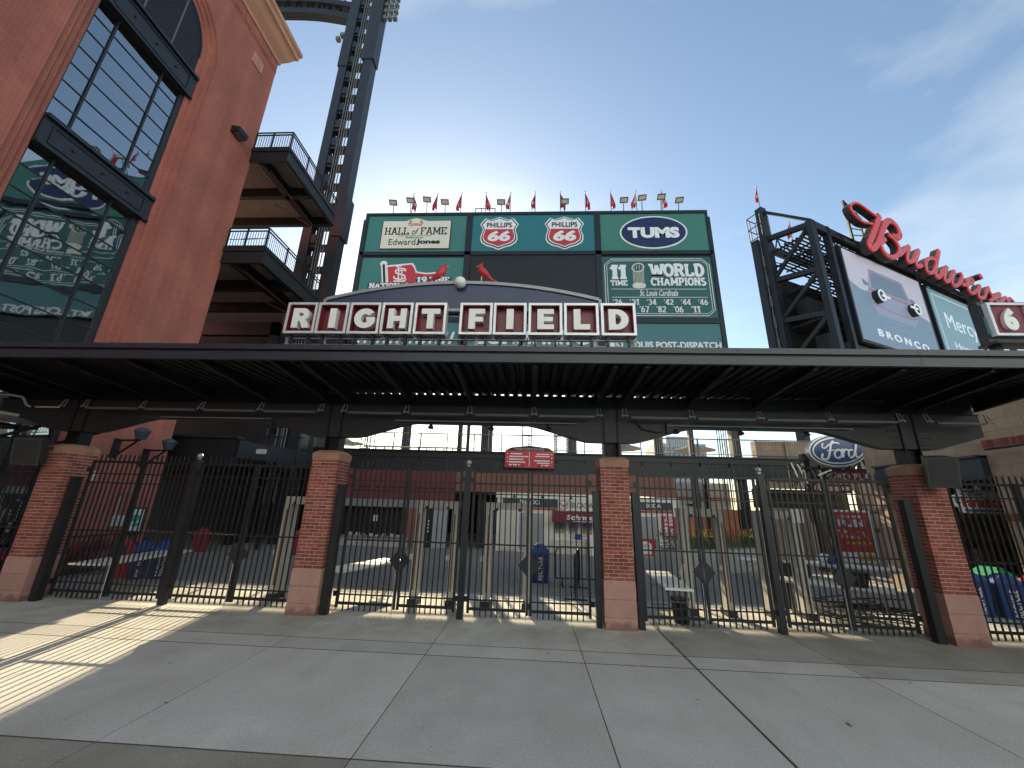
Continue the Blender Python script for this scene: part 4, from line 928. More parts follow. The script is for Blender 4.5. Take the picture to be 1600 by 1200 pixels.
# ---------------- balconies beside the building
def balcony(zt, lab):
    t = thing('steel_balcony', lab, 'balcony', (-13, 8, zt - .8), 'balconies beside the brick building')
    x0, x1, y0, y1 = -19.5, -12.2, 5.85, 10.35
    build('edge_beam', MB().box(-13.98, x1, y0 - .15, y0 - .02, zt - .80, zt).box(x1 - .0, x1 + .12, y0 - .15, y1, zt - .80, zt).box(-13.98, x1 + .14, y0 - .2, y0 - .15, zt - .22, zt + .02).box(x1 + .12, x1 + .17, y0 - .2, y1, zt - .14, zt + .02).box(x1 + .0, x1 + .2, y0 - .15, y1, zt - .83, zt - .80), 'steel_dark', t)
    mb = MB(); n = 40
    for i in range(n): xa = x0 + (x1 - x0) * i / n; xb = x0 + (x1 - x0) * (i + .72) / n; mb.box(xa, xb, y0 - .02, y1, zt - .30, zt - .08)
    mb.box(x0, x1, y0 - .02, y1, zt - .08, zt); build('ribbed_soffit', mb, 'soffit', t)
    mb = MB(); mb.box(x0, x1, 7.9, 8.15, zt - .85, zt - .30); mb.box(x0, x1, y1 - .2, y1 + .02, zt - .85, zt - .30); mb.box(-13.6, -13.35, y0 - .02, y1, zt - .85, zt - .302); build('joist', mb, 'steel_dark', t)
    mb = MB(); zr = zt + 1.05
    for a, b in (((-14.4, y0 - .1, zr), (x1 + .08, y0 - .1, zr)), ((x1 + .08, y0 - .1, zr), (x1 + .08, y1, zr)), ((-14.4, y0 - .1, zt + .1), (x1 + .08, y0 - .1, zt + .1)), ((x1 + .08, y0 - .1, zt + .1), (x1 + .08, y1, zt + .1)), ((x1 + .08, y0 - .1, zr - .15), (x1 + .08, y1, zr - .15)), ((-14.4, y0 - .1, zr - .15), (x1 + .08, y0 - .1, zr - .15))): mb.bar(a, b, .05, .05)
    for p in ((-14.0, y0 - .1), (-13.1, y0 - .1), (x1 + .08, y0 - .1), (x1 + .08, 7.2), (x1 + .08, 8.7), (x1 + .08, y1)): mb.box(p[0] - .03, p[0] + .03, p[1] - .03, p[1] + .03, zt, zr)
    build('railing', mb, 'iron', t)
    mb = MB()
    for i in range(18): x = -14.3 + i * .123; mb.box(x - .009, x + .009, y0 - .11, y0 - .09, zt + .1, zr - .15)
    for i in range(36): y = y0 + i * .123; mb.box(x1 + .07, x1 + .09, y - .009, y + .009, zt + .1, zr - .15)
    o = build('baluster', mb, 'iron', t); o['kind'] = 'stuff'
    mb = MB(); mb.path([(-13.2, 6.2, zt - .9), (-13.2, 10.0, zt - .9), (-13.2, 10.0, zt - 1.2)], .025); mb.path([(-14.4, 8.4, zt - .9), (-13.0, 9.8, zt - 1.3)], .025); build('sprinkler_pipe', mb, 'maroon_wall', t)
    return t
balcony(18.65, 'upper steel balcony with railing between brick building and light tower')
lb = balcony(12.95, 'lower steel balcony with railing between brick building and light tower')
mb = MB()
for i in range(5):
    z = 12.95 + .22 * i; mb.box(-14.5, -13.9, 6.5 + i * .25, 6.75 + i * .25, z, z + .05)
mb.bar((-13.88, 6.4, 13.9), (-13.88, 8.0, 15.2), .04, .04); mb.bar((-14.5, 6.4, 13.9), (-14.5, 8.0, 15.2), .04, .04); build('steps', mb, 'grey_metal', lb)
# dark link block behind and pale beam
t = thing('link_structure', 'dark link block with a pale beam under the lower balcony', 'structure', (-18, 12.5, 4))
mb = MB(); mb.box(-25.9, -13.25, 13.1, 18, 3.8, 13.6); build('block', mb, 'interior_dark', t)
mb = MB(); mb.box(-21, -12.6, 10.7, 10.95, 9.55, 9.85); mb.tube((-18, 10.6, 10.0), (-12.8, 10.6, 10.05), .05, 6); build('beam', mb, 'soffit', t)
mb = MB(); mb.box(-14.9, -14.5, 10.9, 11.2, 0, 11.8); mb.box(-19, -14.5, 10.9, 11.2, 11.0, 11.8); build('post', mb, 'steel_dark', t)
# ---------------- light tower
t = thing('light_tower', 'tall dark steel light tower rising out of the picture beside the balconies', 'tower', (-13.75, 12.2, 0))
for (x0, x1, y0, y1) in ((-15.05, -14.45, 11.9, 12.4), (-13.25, -12.95, 11.9, 12.0), (-13.05, -12.5, 11.85, 12.6)): build('chord', MB().box(x0, x1, y0, y1, 0, 62), 'steel_tower', t)
mb = MB(); mb.box(-15.15, -14.40, 11.85, 12.45, 33.6, 62); mb.box(-13.35, -12.42, 11.80, 12.66, 34.2, 62); mb.box(-13.1, -12.36, 11.78, 12.7, 18.3, 21.5); build('splice_plate', mb, 'steel_tower', t)
z = 3.0
while z < 60:
    build('rung', MB().box(-14.45, -13.25, 12.0, 12.55, z, z + .22).box(-14.45, -14.05, 12.45, 12.55, z + .22, z + 1.62), 'steel_dark', t)
    build('junction_box', MB().box(-14.42, -14.1, 11.95, 12.2, z + .3, z + .95), 'steel_tower', t); z += 1.62
for i in range(4): build('cable', MB().tube((-13.95 + i * .17, 11.93, 2), (-13.95 + i * .17, 11.93, 61), .035, 6), 'lamp_grey', t)
mb = MB()
for dz, r_ in ((0, .0), (1.35, 0)):
    ribbon(mb, Fr((0, 12.2, 0), (1, 0, 0)), smooth([(-24, 40.3 + dz), (-21, 40.3 + dz), (-18, 40.0 + dz), (-15.0, 39.2 + dz)], 6), .55, -.3, .3)
fr = Fr((0, 12.2, 0), (1, 0, 0))
for i in range(9): x = -23.4 + i * 1.0; ribbon(mb, fr, [(x, 40.0), (x + .5, 41.6), (x + 1.0, 40.0)], .14, -.1, .1)
build('truss_arm', mb, 'steel_dark', t)
mb = MB()
for i in range(4):
    for j in range(3): mb.box(-12.45 + .42 * j, -12.15 + .42 * j, 12.0, 12.3, 39.0 + i * .75, 39.35 + i * .75)
for j in range(3): mb.box(-12.32 + .42 * j, -12.27 + .42 * j, 12.1, 12.2, 38.9, 60)
mb.box(-12.5, -11.3, 12.1, 12.2, 40.3, 40.4); mb.box(-15.6, -15.3, 12.0, 12.3, 37.2, 37.5); mb.box(-15.9, -15.6, 12.0, 12.3, 36.8, 37.1); build('flood_rack', mb, 'lamp_grey', t)

# ================================================================ MAIN SCOREBOARD
sb = thing('scoreboard', 'large green scoreboard with sponsor panels behind the gate canopy', 'scoreboard', (0, 31, 0))
F = Fr((0, 30, 0), (1, 0, 0))
mb = MB(); rect(mb, F, -20.55, 19.85, 13.98 + 4.2, 35.62, -1.4, -.12); rect(mb, F, -13.85, 24.0, 14.35, 18.2, -.9, -.6)
build('backing', mb, 'sb_frame', sb)
mb = MB(); rect(mb, F, -20.95, -20.55, 18.2, 35.0, -2.2, -.25); rect(mb, F, 19.85, 20.25, 18.2, 35.0, -2.2, -.25); build('side_trim', mb, 'sb_frame', sb)
fm = MB()
for (a0, a1, b0, b1) in ((-20.55, 19.85, 35.27, 35.64), (-20.55, 19.85, 29.70, 30.18), (-8.18, -7.48, 18.2, 35.27), (6.86, 7.52, 18.2, 35.27), (-20.55, -20.2, 18.2, 35.27), (19.62, 19.85, 18.2, 35.27), (-20.2, -8.18, 21.15, 21.75), (7.52, 19.62, 21.15, 21.80), (-7.48, 6.86, 21.0, 22.0)): rect(fm, F, a0, a1, b0, b1, -.12, .12)
build('frame', fm, 'sb_frame', sb)
mb = MB()
for z in (10.0, 12.0): rect(mb, F, -13.85, 24, z, z + .3, -1.2, -.9)
for x in (-13.0, -4.5, 4.0, 12.5, 20.0): mb.cyl((x, 31.0), .45, 0, 14.0, 12)
build('leg_column', mb, 'sb_frame', sb)
def panel(nm, a0, a1, b0, b1, m): return build(nm, rect(MB(), F, a0, a1, b0, b1, -.12, -.02), m, sb)
p1 = panel('sponsor_panel', -20.2, -8.18, 30.18, 35.27, 'sb_green'); p2 = panel('sponsor_panel', -7.48, 6.86, 30.18, 35.27, 'sb_teal'); p3 = panel('sponsor_panel', 7.52, 19.62, 30.18, 35.27, 'sb_green2')
p4 = panel('sponsor_panel', -20.2, -8.18, 21.75, 29.40, 'sb_green'); p5 = panel('video_screen', -7.48, 6.86, 22.0, 29.70, 'screen_black'); p6 = panel('champions_panel', 7.52, 19.62, 21.80, 29.40, 'sb_dark_green')
p7 = panel('sponsor_panel', 7.52, 19.62, 18.2, 21.15, 'sb_slate'); p8 = panel('sponsor_panel', -7.48, 6.86, 18.2, 21.0, 'sb_slate'); p9 = panel('sponsor_panel', -20.2, -8.18, 18.2, 21.15, 'sb_slate')
# hall of fame sign
hs = [(-18.24, 30.6), (-10.08, 30.6), (-10.08, 34.4), (-12.9, 34.4), (-13.5, 34.62), (-14.29, 34.86), (-15.0, 34.64), (-15.5, 34.4), (-18.24, 34.4)]
c0 = Vector((-14.16, 32.6))
mb = MB(); prism(mb, F, [((a - c0[0]) * 1.018 + c0[0], (b - c0[1]) * 1.03 + c0[1]) for a, b in hs], -.02, .10); build('sign_edge', mb, 'maroon', p1)
build('sign_face', prism(MB(), F, hs, .10, .16), 'sign_cream', p1)
N0, N1 = .16, .19
slab('HALL', F, -17.96, -15.0, 32.48, 33.46, N0, N1, 'black_paint', p1, t=.15)
text('of', F, -14.65, -13.85, 32.47, 33.32, N0, N1, 'black_paint', p1, bold=.0, shear=.3)
slab('FAME', F, -13.64, -10.47, 32.48, 33.46, N0, N1, 'black_paint', p1, t=.15)
text('PRESENTED BY', F, -15.29, -13.2, 31.95, 32.13, N0, N1, 'girder_grey', p1)
build('rule', rect(MB(), F, -16.3, -12.2, 32.27, 32.31, N0, N1), 'girder_grey', p1)
text('Edward', F, -17.29, -14.09, 31.04, 31.86, N0, N1, 'black_paint', p1)
text('Jones', F, -14.0, -11.16, 31.0, 31.80, N0, N1, 'black_paint', p1, bold=.045)
text('Cardinals', F, -15.1, -13.5, 33.72, 34.05, N0, N1, 'sign_red', p1, shear=.2)
mb = MB(); ribbon(mb, F, [(-15.25, 34.0), (-13.35, 34.12)], .05, N0, N1); build('bat', mb, 'gold', p1)
mb = MB()
for sg, x in ((1, -15.0), (-1, -13.6)): prism(mb, F, [(x - sg * .18, 33.98), (x + sg * .02, 34.1), (x + sg * .16, 34.4), (x + sg * .06, 34.56), (x - sg * .04, 34.35)], N0, N1 + .01)
build('bird_mark', mb, 'sign_red', p1)
# fuel shields
def shield(cx, par):
    base = [(-2.22, .95), (-1.62, 1.78), (-1.1, 1.55), (-.55, 1.72), (0, 1.95), (.55, 1.72), (1.1, 1.55), (1.62, 1.78), (2.22, .95), (1.95, .45), (1.88, .1), (2.1, -.6), (2.12, -1.1), (1.95, -1.55), (1.4, -1.95), (.7, -2.15), (0, -2.5), (-.7, -2.15), (-1.4, -1.95), (-1.95, -1.55), (-2.12, -1.1), (-2.1, -.6), (-1.88, .1), (-1.95, .45)]
    base = [(a, b) for a, b in base]
    def sc(k): return [(cx + a * k, 32.95 + b * k) for a, b in base]
    s_ = build('shield', prism(MB(), F, sc(1.03), -.02, .06), 'white_paint', par)
    build('shield_line', prism(MB(), F, sc(.965), .06, .08), 'black_paint', s_)
    build('shield_face', prism(MB(), F, sc(.90), .08, .10), 'white_paint', s_)
    cut = [(a, min(b, .22)) for a, b in base]
    low_ = [(-1.74, .22)] + [(a * .85, b * .85) for a, b in base if b <= .1][0:0]
    red = [(1.62, .24), (1.60, .08), (1.78, -.52), (1.79, -.95), (1.63, -1.32), (1.18, -1.66), (.6, -1.83), (0, -2.12), (-.6, -1.83), (-1.18, -1.66), (-1.63, -1.32), (-1.79, -.95), (-1.78, -.52), (-1.60, .08), (-1.62, .24)]
    build('shield_field', prism(MB(), F, [(cx + a, 32.95 + b) for a, b in red], .10, .12), 'sign_red', s_)
    text('PHILLIPS', F, cx - 1.46, cx + 1.50, 33.42, 34.12, .10, .13, 'black_paint', s_, bold=.02)
    text('66', F, cx - 1.30, cx + 1.33, 31.5, 32.95, .12, .15, 'white_paint', s_, bold=.045, shear=.12)
shield(-4.27, p2); shield(3.37, p2)
# oval
fo = prism(MB(), F, ell(13.55, 32.66, 3.82, 2.22, 48, .03), -.02, .06); ov = build('oval', fo, 'white_paint', p3)
build('oval_face', prism(MB(), F, ell(13.55, 32.66, 3.64, 2.04, 48, .03), .06, .09), 'navy_deep', ov)
text('TUMS', F, 10.65, 16.45, 31.85, 33.32, .09, .12, 'white_paint', ov, bold=.06)
# pennant
mb = MB(); ribbon(mb, F, [(-17.57, 28.55), (-17.05, 25.4)], .62, -.02, .03); prism(mb, F, ell(-17.57, 28.6, .42, .38, 20), -.02, .034)
prism(mb, F, [(-17.25, 28.35), (-14.15, 28.68), (-13.85, 28.3), (-13.55, 27.55), (-12.4, 27.35), (-10.9, 27.5), (-10.7, 26.2), (-13.0, 26.1), (-14, 25.8), (-16.9, 25.8)], -.02, .038); build('pennant_edge', mb, 'white_paint', p4)
mb = MB(); prism(mb, F, [(-17.05, 28.12), (-14.3, 28.45), (-13.95, 28.1), (-13.65, 27.35), (-12.4, 27.15), (-10.9, 27.3), (-10.9, 26.35), (-13.2, 26.3), (-14, 26.0), (-16.65, 25.9)], .038, .06); build('pennant', mb, 'sign_red', p4)
mb = MB(); ribbon(mb, F, [(-17.55, 28.5), (-17.05, 25.4)], .26, .035, .065); build('pennant_pole', mb, 'black_paint', p4)
st = MB(); ribbon(st, F, [(-15.75, 28.2), (-15.55, 26.2)], .16, .06, .09); ribbon(st, F, [(-16.05, 28.15), (-15.4, 28.22)], .12, .06, .0915); ribbon(st, F, [(-16.1, 26.25), (-14.75, 26.25)], .17, .06, .093); ribbon(st, F, [(-14.85, 26.2), (-14.7, 26.6)], .14, .06, .0945)
ribbon(st, F, smooth([(-14.85, 27.55), (-15.0, 27.85), (-15.5, 27.9), (-16.0, 27.65), (-15.9, 27.3), (-15.4, 27.15), (-14.95, 27.0), (-14.85, 26.7), (-15.3, 26.48), (-16.0, 26.6), (-16.15, 26.9)], 4), .17, .06, .096)
ribbon(st, F, [(-15.3, 27.85), (-15.2, 26.6)], .13, .06, .0975); ribbon(st, F, [(-15.6, 27.62), (-14.8, 27.72)], .13, .06, .099); build('monogram', st, 'white_paint', p4)
mb = MB(); rect(mb, F, -13.55, -9.5, 26.02, 26.86, .06, .075); rect(mb, F, -19.05, -10.0, 25.28, 26.08, .06, .07); build('text_shadow', mb, 'navy_deep', p4)
slab('19', F, -13.45, -12.2, 26.11, 26.77, .075, .10, 'white_paint', p4, t=.24); slab('TIME', F, -11.95, -9.65, 26.11, 26.77, .075, .10, 'white_paint', p4, t=.24)
slab('NATIONAL LEAGUE', F, -18.9, -10.15, 25.36, 26.0, .07, .10, 'white_paint', p4, t=.24)
slab('CHAMPIONS', F, -18.6, -10.4, 23.6, 25.0, .0, .04, 'white_paint', p4, t=.24)
# champions panel
mb = MB()
for o_, w_ in ((0, .07), (.24, .05)):
    q = [(7.82 + o_, 22.75), (7.82 + o_, 28.35), (8.55 + o_ * .4, 29.13 - o_), (18.56 - o_ * .4, 29.13 - o_), (19.32 - o_, 28.35), (19.32 - o_, 22.75), (18.56 - o_ * .4, 22.08 + o_), (8.55 + o_ * .4, 22.08 + o_), (7.82 + o_, 22.75)]
    ribbon(mb, F, q, w_, -.02, .02 + o_ * .01)
build('border_line', mb, 'white_paint', p6)
slab('11', F, 8.40, 10.25, 26.52, 28.36, -.02, .03, 'white_paint', p6, t=.27); slab('TIME', F, 8.42, 10.22, 25.73, 26.37, -.02, .03, 'white_paint', p6, t=.24)
slab('WORLD', F, 12.80, 18.70, 26.88, 28.45, -.02, .03, 'white_paint', p6, t=.25); slab('CHAMPIONS', F, 12.80, 18.74, 25.73, 26.70, -.02, .03, 'white_paint', p6, t=.23)
text('St. Louis Cardinals', F, 11.5, 15.62, 24.45, 25.18, -.02, .03, 'white_paint', p6, shear=.25, bold=.01)
mb = MB(); rect(mb, F, 8.47, 18.68, 25.27, 25.32, -.02, .02); rect(mb, F, 8.47, 18.68, 24.26, 24.31, -.02, .02); build('rule', mb, 'white_paint', p6)
for i, yr in enumerate(('26', '31', '34', '42', '44', '46')):
    x = 8.5 + i * 1.82; slab('‘' + yr, F, x, x + 1.08, 23.37, 24.02, -.02, .03, 'white_paint', p6, t=.17)
for i, yr in enumerate(('64', '67', '82', '06', '11')):
    x = 9.5 + i * 1.815; slab('‘' + yr, F, x, x + 1.05, 22.46, 23.2, -.02, .03, 'white_paint', p6, t=.17)
tr = MB()
for i in range(9): a = -.55 + 1.1 * i / 8; ribbon(tr, F, [(11.5 + a, 26.05), (11.5 + a * 1.05, 27.45 + .30 * (i / 8))], .045, -.02, .03 + .001 * i)
ribbon(tr, F, ell(11.5, 28.0, .66, .52, 24, .35) + [ell(11.5, 28.0, .66, .52, 24, .35)[0]], .12, -.02, .05)
for i in range(4): ribbon(tr, F, [(11.05 + .3 * i, 27.65 + .08 * i), (11.1 + .3 * i, 28.25 + .08 * i)], .04, -.02, .03)
prism(tr, F, ell(11.5, 25.82, .72, .26, 24), -.02, .03); rect(tr, F, 10.8, 12.2, 25.55, 25.82, -.02, .034); prism(tr, F, ell(11.5, 25.57, .70, .18, 24), -.02, .038); build('trophy', tr, 'sign_cream', p6)
text('ST. LOUIS POST-DISPATCH', F, 8.6, 19.44, 18.28, 19.05, -.02, .03, 'white_paint', p7, bold=.03); build('mark', rect(MB(), F, 8.0, 8.5, 18.3, 19.05, -.02, .03), 'white_paint', p7)
text('BOMMARITO', F, -6.3, 6.1, 18.6, 20.35, -.02, .03, 'white_paint', p8, bold=.07)
mb = MB()
for i in range(15):
    x = -19.2 + i * .72; ribbon(mb, F, [(x, 18.6), (x + .42, 20.0 + .35 * (i % 4 == 0))], .26, -.02, .03 + .001 * i)
build('script_mark', mb, 'white_paint', p9)
# flags, floodlights and a railing along the top
def flag(x, y, z, k, lab, grp, h=3.25, cols=('flag_red', 'flag_white', 'flag_navy'), sx=1.0):
    t = thing('flag', lab, 'flag', (x, y, z), grp)
    mb = MB(); mb.tube((x, y, z), (x, y, z + h), .055, 6, .035); mb.sphere((x, y, z + h + .07), .08, 8, 6); build('pole', mb, 'grey_metal', t)
    build('base', MB().cyl((x, y), .34, z - .02, z + .22, 12, .22), 'beige', t)
    rnd = random.Random(k * 13 + 5); d = rnd.choice((-1, 1)) * sx; n = 10; m_ = 6
    mb = MB(); vs = []; wd_ = rnd.uniform(.45, .75); lean = rnd.uniform(-.15, .35)
    for i in range(n + 1):
        s_ = i / n
        for j in range(m_ + 1):
            q = j / m_; w = wd_ * (.25 + .75 * min(1, s_ * 1.8)) * (1 - .35 * max(0, s_ - .6))
            vs.append((x + d * (q * w + .06 * sin(q * 9 + s_ * 4 + k) * s_), y - .05 + .16 * sin(q * 11 + k) * (.4 + s_), z + h - .15 - s_ * 2.05 - q * (.45 + lean * s_)))
    fs = [(i * (m_ + 1) + j, i * (m_ + 1) + j + 1, (i + 1) * (m_ + 1) + j + 1, (i + 1) * (m_ + 1) + j) for i in range(n) for j in range(m_)]
    mb.add(vs, fs); o = build('cloth', mb, list(cols), t, shade=True)
    for i, p in enumerate(o.data.polygons):
        j = i % m_; r_ = i // m_
        p.material_index = 0
        if (r_ in (5, 6) and j in (2, 3)): p.material_index = 1
        if k % 5 == 4 and j == 1: p.material_index = 1
    return t
OR = ['first', 'second', 'third', 'fourth', 'fifth', 'sixth', 'seventh', 'eighth', 'ninth', 'tenth', 'eleventh']
for i in range(11): flag(-15.2 + i * 3.025, 30.4, 35.66, i, '%s drooping red flag from the left on top of the scoreboard' % OR[i], 'flags along the scoreboard top')
def flood(x, y, z, h, yaw, lab):
    t = thing('floodlight', lab, 'floodlight', (x, y, z), 'floodlights along the scoreboard top')
    hx, hy, hz_ = x - .25 * yaw, y - 1.1, z + h
    build('arm', MB().tube((x, y, z), (hx, hy, hz_), .05, 6), 'lamp_grey', t)
    R_ = Matrix.Rotation(-.12 * yaw, 3, 'Y') @ Matrix.Rotation(radians(-32), 3, 'X')
    q = [(-.48, -.3, -.18), (.48, -.3, -.18), (.48, .3, -.18), (-.48, .3, -.18), (-.58, -.4, .18), (.58, -.4, .18), (.58, .4, .18), (-.58, .4, .18)]
    q = [(a * .85, b * .85, -c * .85) for a, b, c in q]
    mb = MB(); mb.add([Vector((hx, hy, hz_)) + R_ @ Vector(p) for p in q], [(0, 1, 2, 3), (7, 6, 5, 4), (4, 5, 1, 0), (5, 6, 2, 1), (6, 7, 3, 2), (7, 4, 0, 3)]); build('housing', mb, 'lamp_grey', t)
    mb = MB(); mb.add([Vector((hx, hy, hz_)) + R_ @ Vector(p) for p in ((-.36, -.2, -.165), (.36, -.2, -.165), (.36, .2, -.165), (-.36, .2, -.165))], [(3, 2, 1, 0)]); build('lens', mb, 'lamp_glass', t)
FL = [(-17.4, 36.7, -1), (-15.3, 37.0, -1), (-13.3, 37.1, -1), (-11.0, 36.7, -.6), (-4.15, 36.6, -.2), (3.45, 36.6, .3), (10.4, 36.7, .6), (12.6, 37.0, 1), (14.8, 37.1, 1), (16.8, 36.6, 1)]
for i, (x, z, yw) in enumerate(FL): flood(x, 30.4, 35.6, z - 35.6, -yw * -1, '%s grey floodlight from the left on the scoreboard top' % OR[i])
t = thing('service_rail', 'small metal service railing on the scoreboard top above the shields', 'railing', (-6.1, 30.6, 35.62))
mb = MB()
for x in (-7.35, -6.6, -4.95): mb.box(x - .05, x + .05, 30.5, 30.6, 35.6, 36.75)
for z in (36.1, 36.7): mb.box(-7.35, -4.95, 30.5, 30.6, z, z + .07)
mb.bar((-4.8, 30.55, 35.6), (-4.8, 30.55, 36.2), .07, .07); mb.bar((-4.8, 30.55, 36.2), (-3.9, 30.55, 35.75), .07, .07); build('rail', mb, 'grey_metal', t)

# ================================================================ RIGHT VIDEO BOARDS AND STEEL FRAME
AZ = radians(64); BO = Vector((33.561, 30.0, 0)); G = Fr(BO, (sin(AZ), cos(AZ), 0))
rf = thing('screen_scaffold', 'tall black steel lattice frame carrying the right hand video boards', 'frame', tuple(G.p(10, 0, -2.5)))
def gb(mb, p, q, w, h): return mb.bar(G.p(*p), G.p(*q), w, h)
for a, n in ((-3.85, -.3), (-1.2, -.3), (16.6, -.3), (29.4, -.3), (41, -.3)): build('column', MB().bar(G.p(a, 0, n), G.p(a, 32.9 if a < 0 else 31.6, n), 0.72 if a < -2 else .5, .6, G.n), 'steel_dark', rf)
for a, n in ((-4.6, -4.7), (16.6, -4.7), (29.4, -4.7), (41, -4.7)): build('column', MB().bar(G.p(a, 0, n), G.p(a, 37.6 if a < 0 else 33, n), .9, .8, G.n), 'steel_dark', rf)
LV = [(14.0, 15.6), (19.2, 21.2), (24.3, 27.0), (29.9, 33.0)]
for (zb, za) in LV:
    mb = MB(); gb(mb, (-3.9, zb + 2.6, -.4), (-4.6, zb + 3.3, -4.6), .5, .55); build('beam', mb, 'steel_dark', rf)
for i in range(3):
    mb = MB(); gb(mb, (-4.6, LV[i][0] + 3.4, -4.6), (-3.9, LV[i + 1][0] + 2.5, -.4), .35, .35); build('brace', mb, 'steel_dark', rf)
mb = MB(); gb(mb, (-4.6, 37.3, -4.7), (-3.9, 33.0, -.3), .3, .3); gb(mb, (-3.9, 32.4, -.3), (42, 31.4, -.3), .6, .9); gb(mb, (-4.6, 32.0, -4.7), (42, 32.0, -4.7), .5, .7); gb(mb, (-2, 18.6, -.6), (42, 18.6, -.6), .5, .8); build('beam', mb, 'steel_dark', rf)
mb = MB()     # walkways and grating behind the boards
for z in (17.5, 21.6, 25.8, 29.6, 31.6):
    for i in range(9):
        n = -.9 - i * .42; gb(mb, (-4.2, z, n), (42, z, n), .16, .10)
for z in (17.5, 21.6, 25.8, 29.6, 31.6):
    for i in range(24): a = -4 + i * 2.0; gb(mb, (a, z - .1, -.5), (a, z - .1, -4.6), .14, .14)
o = build('catwalk_grating', mb, 'steel_dark', rf); o['kind'] = 'stuff'
mb = MB()
for z in (22.6, 26.8, 30.6): gb(mb, (-4.6, z, -4.8), (42, z, -4.8), .07, .07); gb(mb, (-4.6, z - .5, -4.8), (42, z - .5, -4.8), .07, .07)
for i in range(30):
    a = -4.6 + i * 1.5; gb(mb, (a, 31.5, -.8), (a + .75, 32.9, -.8), .12, .12); gb(mb, (a + .75, 32.9, -.8), (a + 1.5, 31.5, -.8), .12, .12)
    gb(mb, (a, 32.2, -4.7), (a + .75, 34.2, -4.7), .12, .12); gb(mb, (a + .75, 34.2, -4.7), (a + 1.5, 32.2, -4.7), .12, .12)
gb(mb, (-4.6, 34.2, -4.7), (40, 34.2, -4.7), .14, .14); gb(mb, (0, 32.9, -.8), (41, 32.9, -.8), .12, .12); o = build('lattice', mb, 'steel_dark', rf); o['kind'] = 'stuff'
mb = MB(); rect(mb, G, -5.4, -4.9, 12, 33.4, -6.0, -5.2); build('edge_panel', mb, 'steel_dark', rf)
mb = MB()
for i in range(7): z = 14 + i * 2.6; rect(mb, G, -5.2, -4.7, z, z + 1.4, -5.15, -4.95)
build('cabinet', mb, 'lamp_grey', rf)
build('rear_sheet', rect(MB(), G, -4.2, 42, 14, 29.0, -5.4, -5.2), 'interior_dark', rf)
mb = MB(); rect(mb, G, -3.0, -.5, 17.0, 20.2, -2.6, -1.4); rect(mb, G, -3.2, -.3, 22.5, 24.8, -3.6, -2.4); build('equipment_box', mb, 'girder_grey', rf)
mb = MB()
for a in (-5.6, -5.1, -4.1):
    for n in (-5.9, -4.3): gb(mb, (a, 33.3, n), (a, 36.6, n), .08, .08)
for z in (33.4, 35.0, 36.6): gb(mb, (-5.6, z, -5.9), (-4.1, z, -5.9), .08, .08); gb(mb, (-5.6, z, -5.9), (-5.6, z, -4.3), .08, .08); gb(mb, (-4.1, z, -5.9), (-4.1, z, -4.3), .08, .08)
build('ladder_cage', mb, 'steel_dark', rf)
q = G.p(-4.5, 37.5, -4.7); flag(q[0], q[1], q[2], 1, 'drooping flag on the left corner post of the steel frame', 'flags on the steel frame', h=3.6)
q = G.p(.8, 34.2, -4.7); flag(q[0], q[1], q[2], 4, 'drooping flag just left of the red script sign', 'flags on the steel frame', h=3.6)
# car advert screen
cb = thing('car_advert_screen', 'big video screen showing a grey blue car front and BRONCO', 'screen', tuple(G.p(7.9, 19.4, 0)))
build('casing', rect(MB(), G, -.3, 16.1, 19.2, 30.65, -.28, .16), 'sb_frame', cb)
build('picture_sky', rect(MB(), G, 0, 15.8, 19.5, 30.35, .16, .20), 'led_sky', cb)
hill = smooth([(0, 26.4), (1.2, 25.9), (2.5, 25.7), (4.5, 26.2), (6.3, 26.5), (8.5, 26.1), (10.6, 25.2), (13, 25.1), (15.8, 24.7)], 4)
build('picture_hill', prism(MB(), G, [(0, 19.5), (15.8, 19.5)] + hill[::-1], .20, .205), 'led_hill', cb)
body = [(3.5, 26.4), (4.4, 28.85), (4.9, 29.0), (10.9, 29.0), (11.4, 28.8), (12.3, 26.4), (12.6, 25.9), (12.7, 24.3), (11.6, 23.2), (4.3, 23.2), (3.4, 24.4), (3.3, 25.9)]
build('picture_car', prism(MB(), G, body, .205, .21), 'led_car', cb)
build('picture_windscreen', prism(MB(), G, [(4.15, 26.5), (4.75, 28.5), (5.0, 28.65), (10.7, 28.65), (11.05, 28.5), (11.6, 26.55)], .21, .215), 'led_glass', cb)
mb = MB(); ribbon(mb, G, [(3.5, 26.15), (12.4, 26.15)], .32, .21, .217); ribbon(mb, G, smooth([(3.6, 24.5), (7.2, 24.15), (11.4, 24.2), (12.6, 24.5)], 4), .14, .21, .217); ribbon(mb, G, smooth([(4.3, 26.5), (4.6, 28.7), (5.0, 28.85), (10.8, 28.85), (11.2, 28.65), (11.9, 26.6)], 4), .10, .21, .219); build('picture_trim', mb, 'led_pink', cb)
mb = MB(); prism(mb, G, [(2.55, 27.3), (3.6, 26.95), (3.65, 26.55), (2.7, 26.5)], .205, .212); prism(mb, G, [(12.2, 27.05), (13.2, 27.05), (13.25, 26.3), (12.2, 26.3)], .205, .212); build('picture_mirror', mb, 'led_glass', cb)
for x in (4.5, 11.75):
    hl = build('round_headlight', prism(MB(), G, ell(x, 25.3, .78, .78, 24), .21, .75), 'black_paint', cb)
    mb = MB(); rg = ell(x, 25.3, .62, .62, 24); ribbon(mb, G, rg + [rg[0]], .2, .75, .82); d_ = 1 if x < 8 else -1; ribbon(mb, G, [(x, 25.3), (x + d_ * 1.5, 25.3)], .24, .75, .84); build('headlight_ring', mb, 'led_white', hl)
mb = MB()
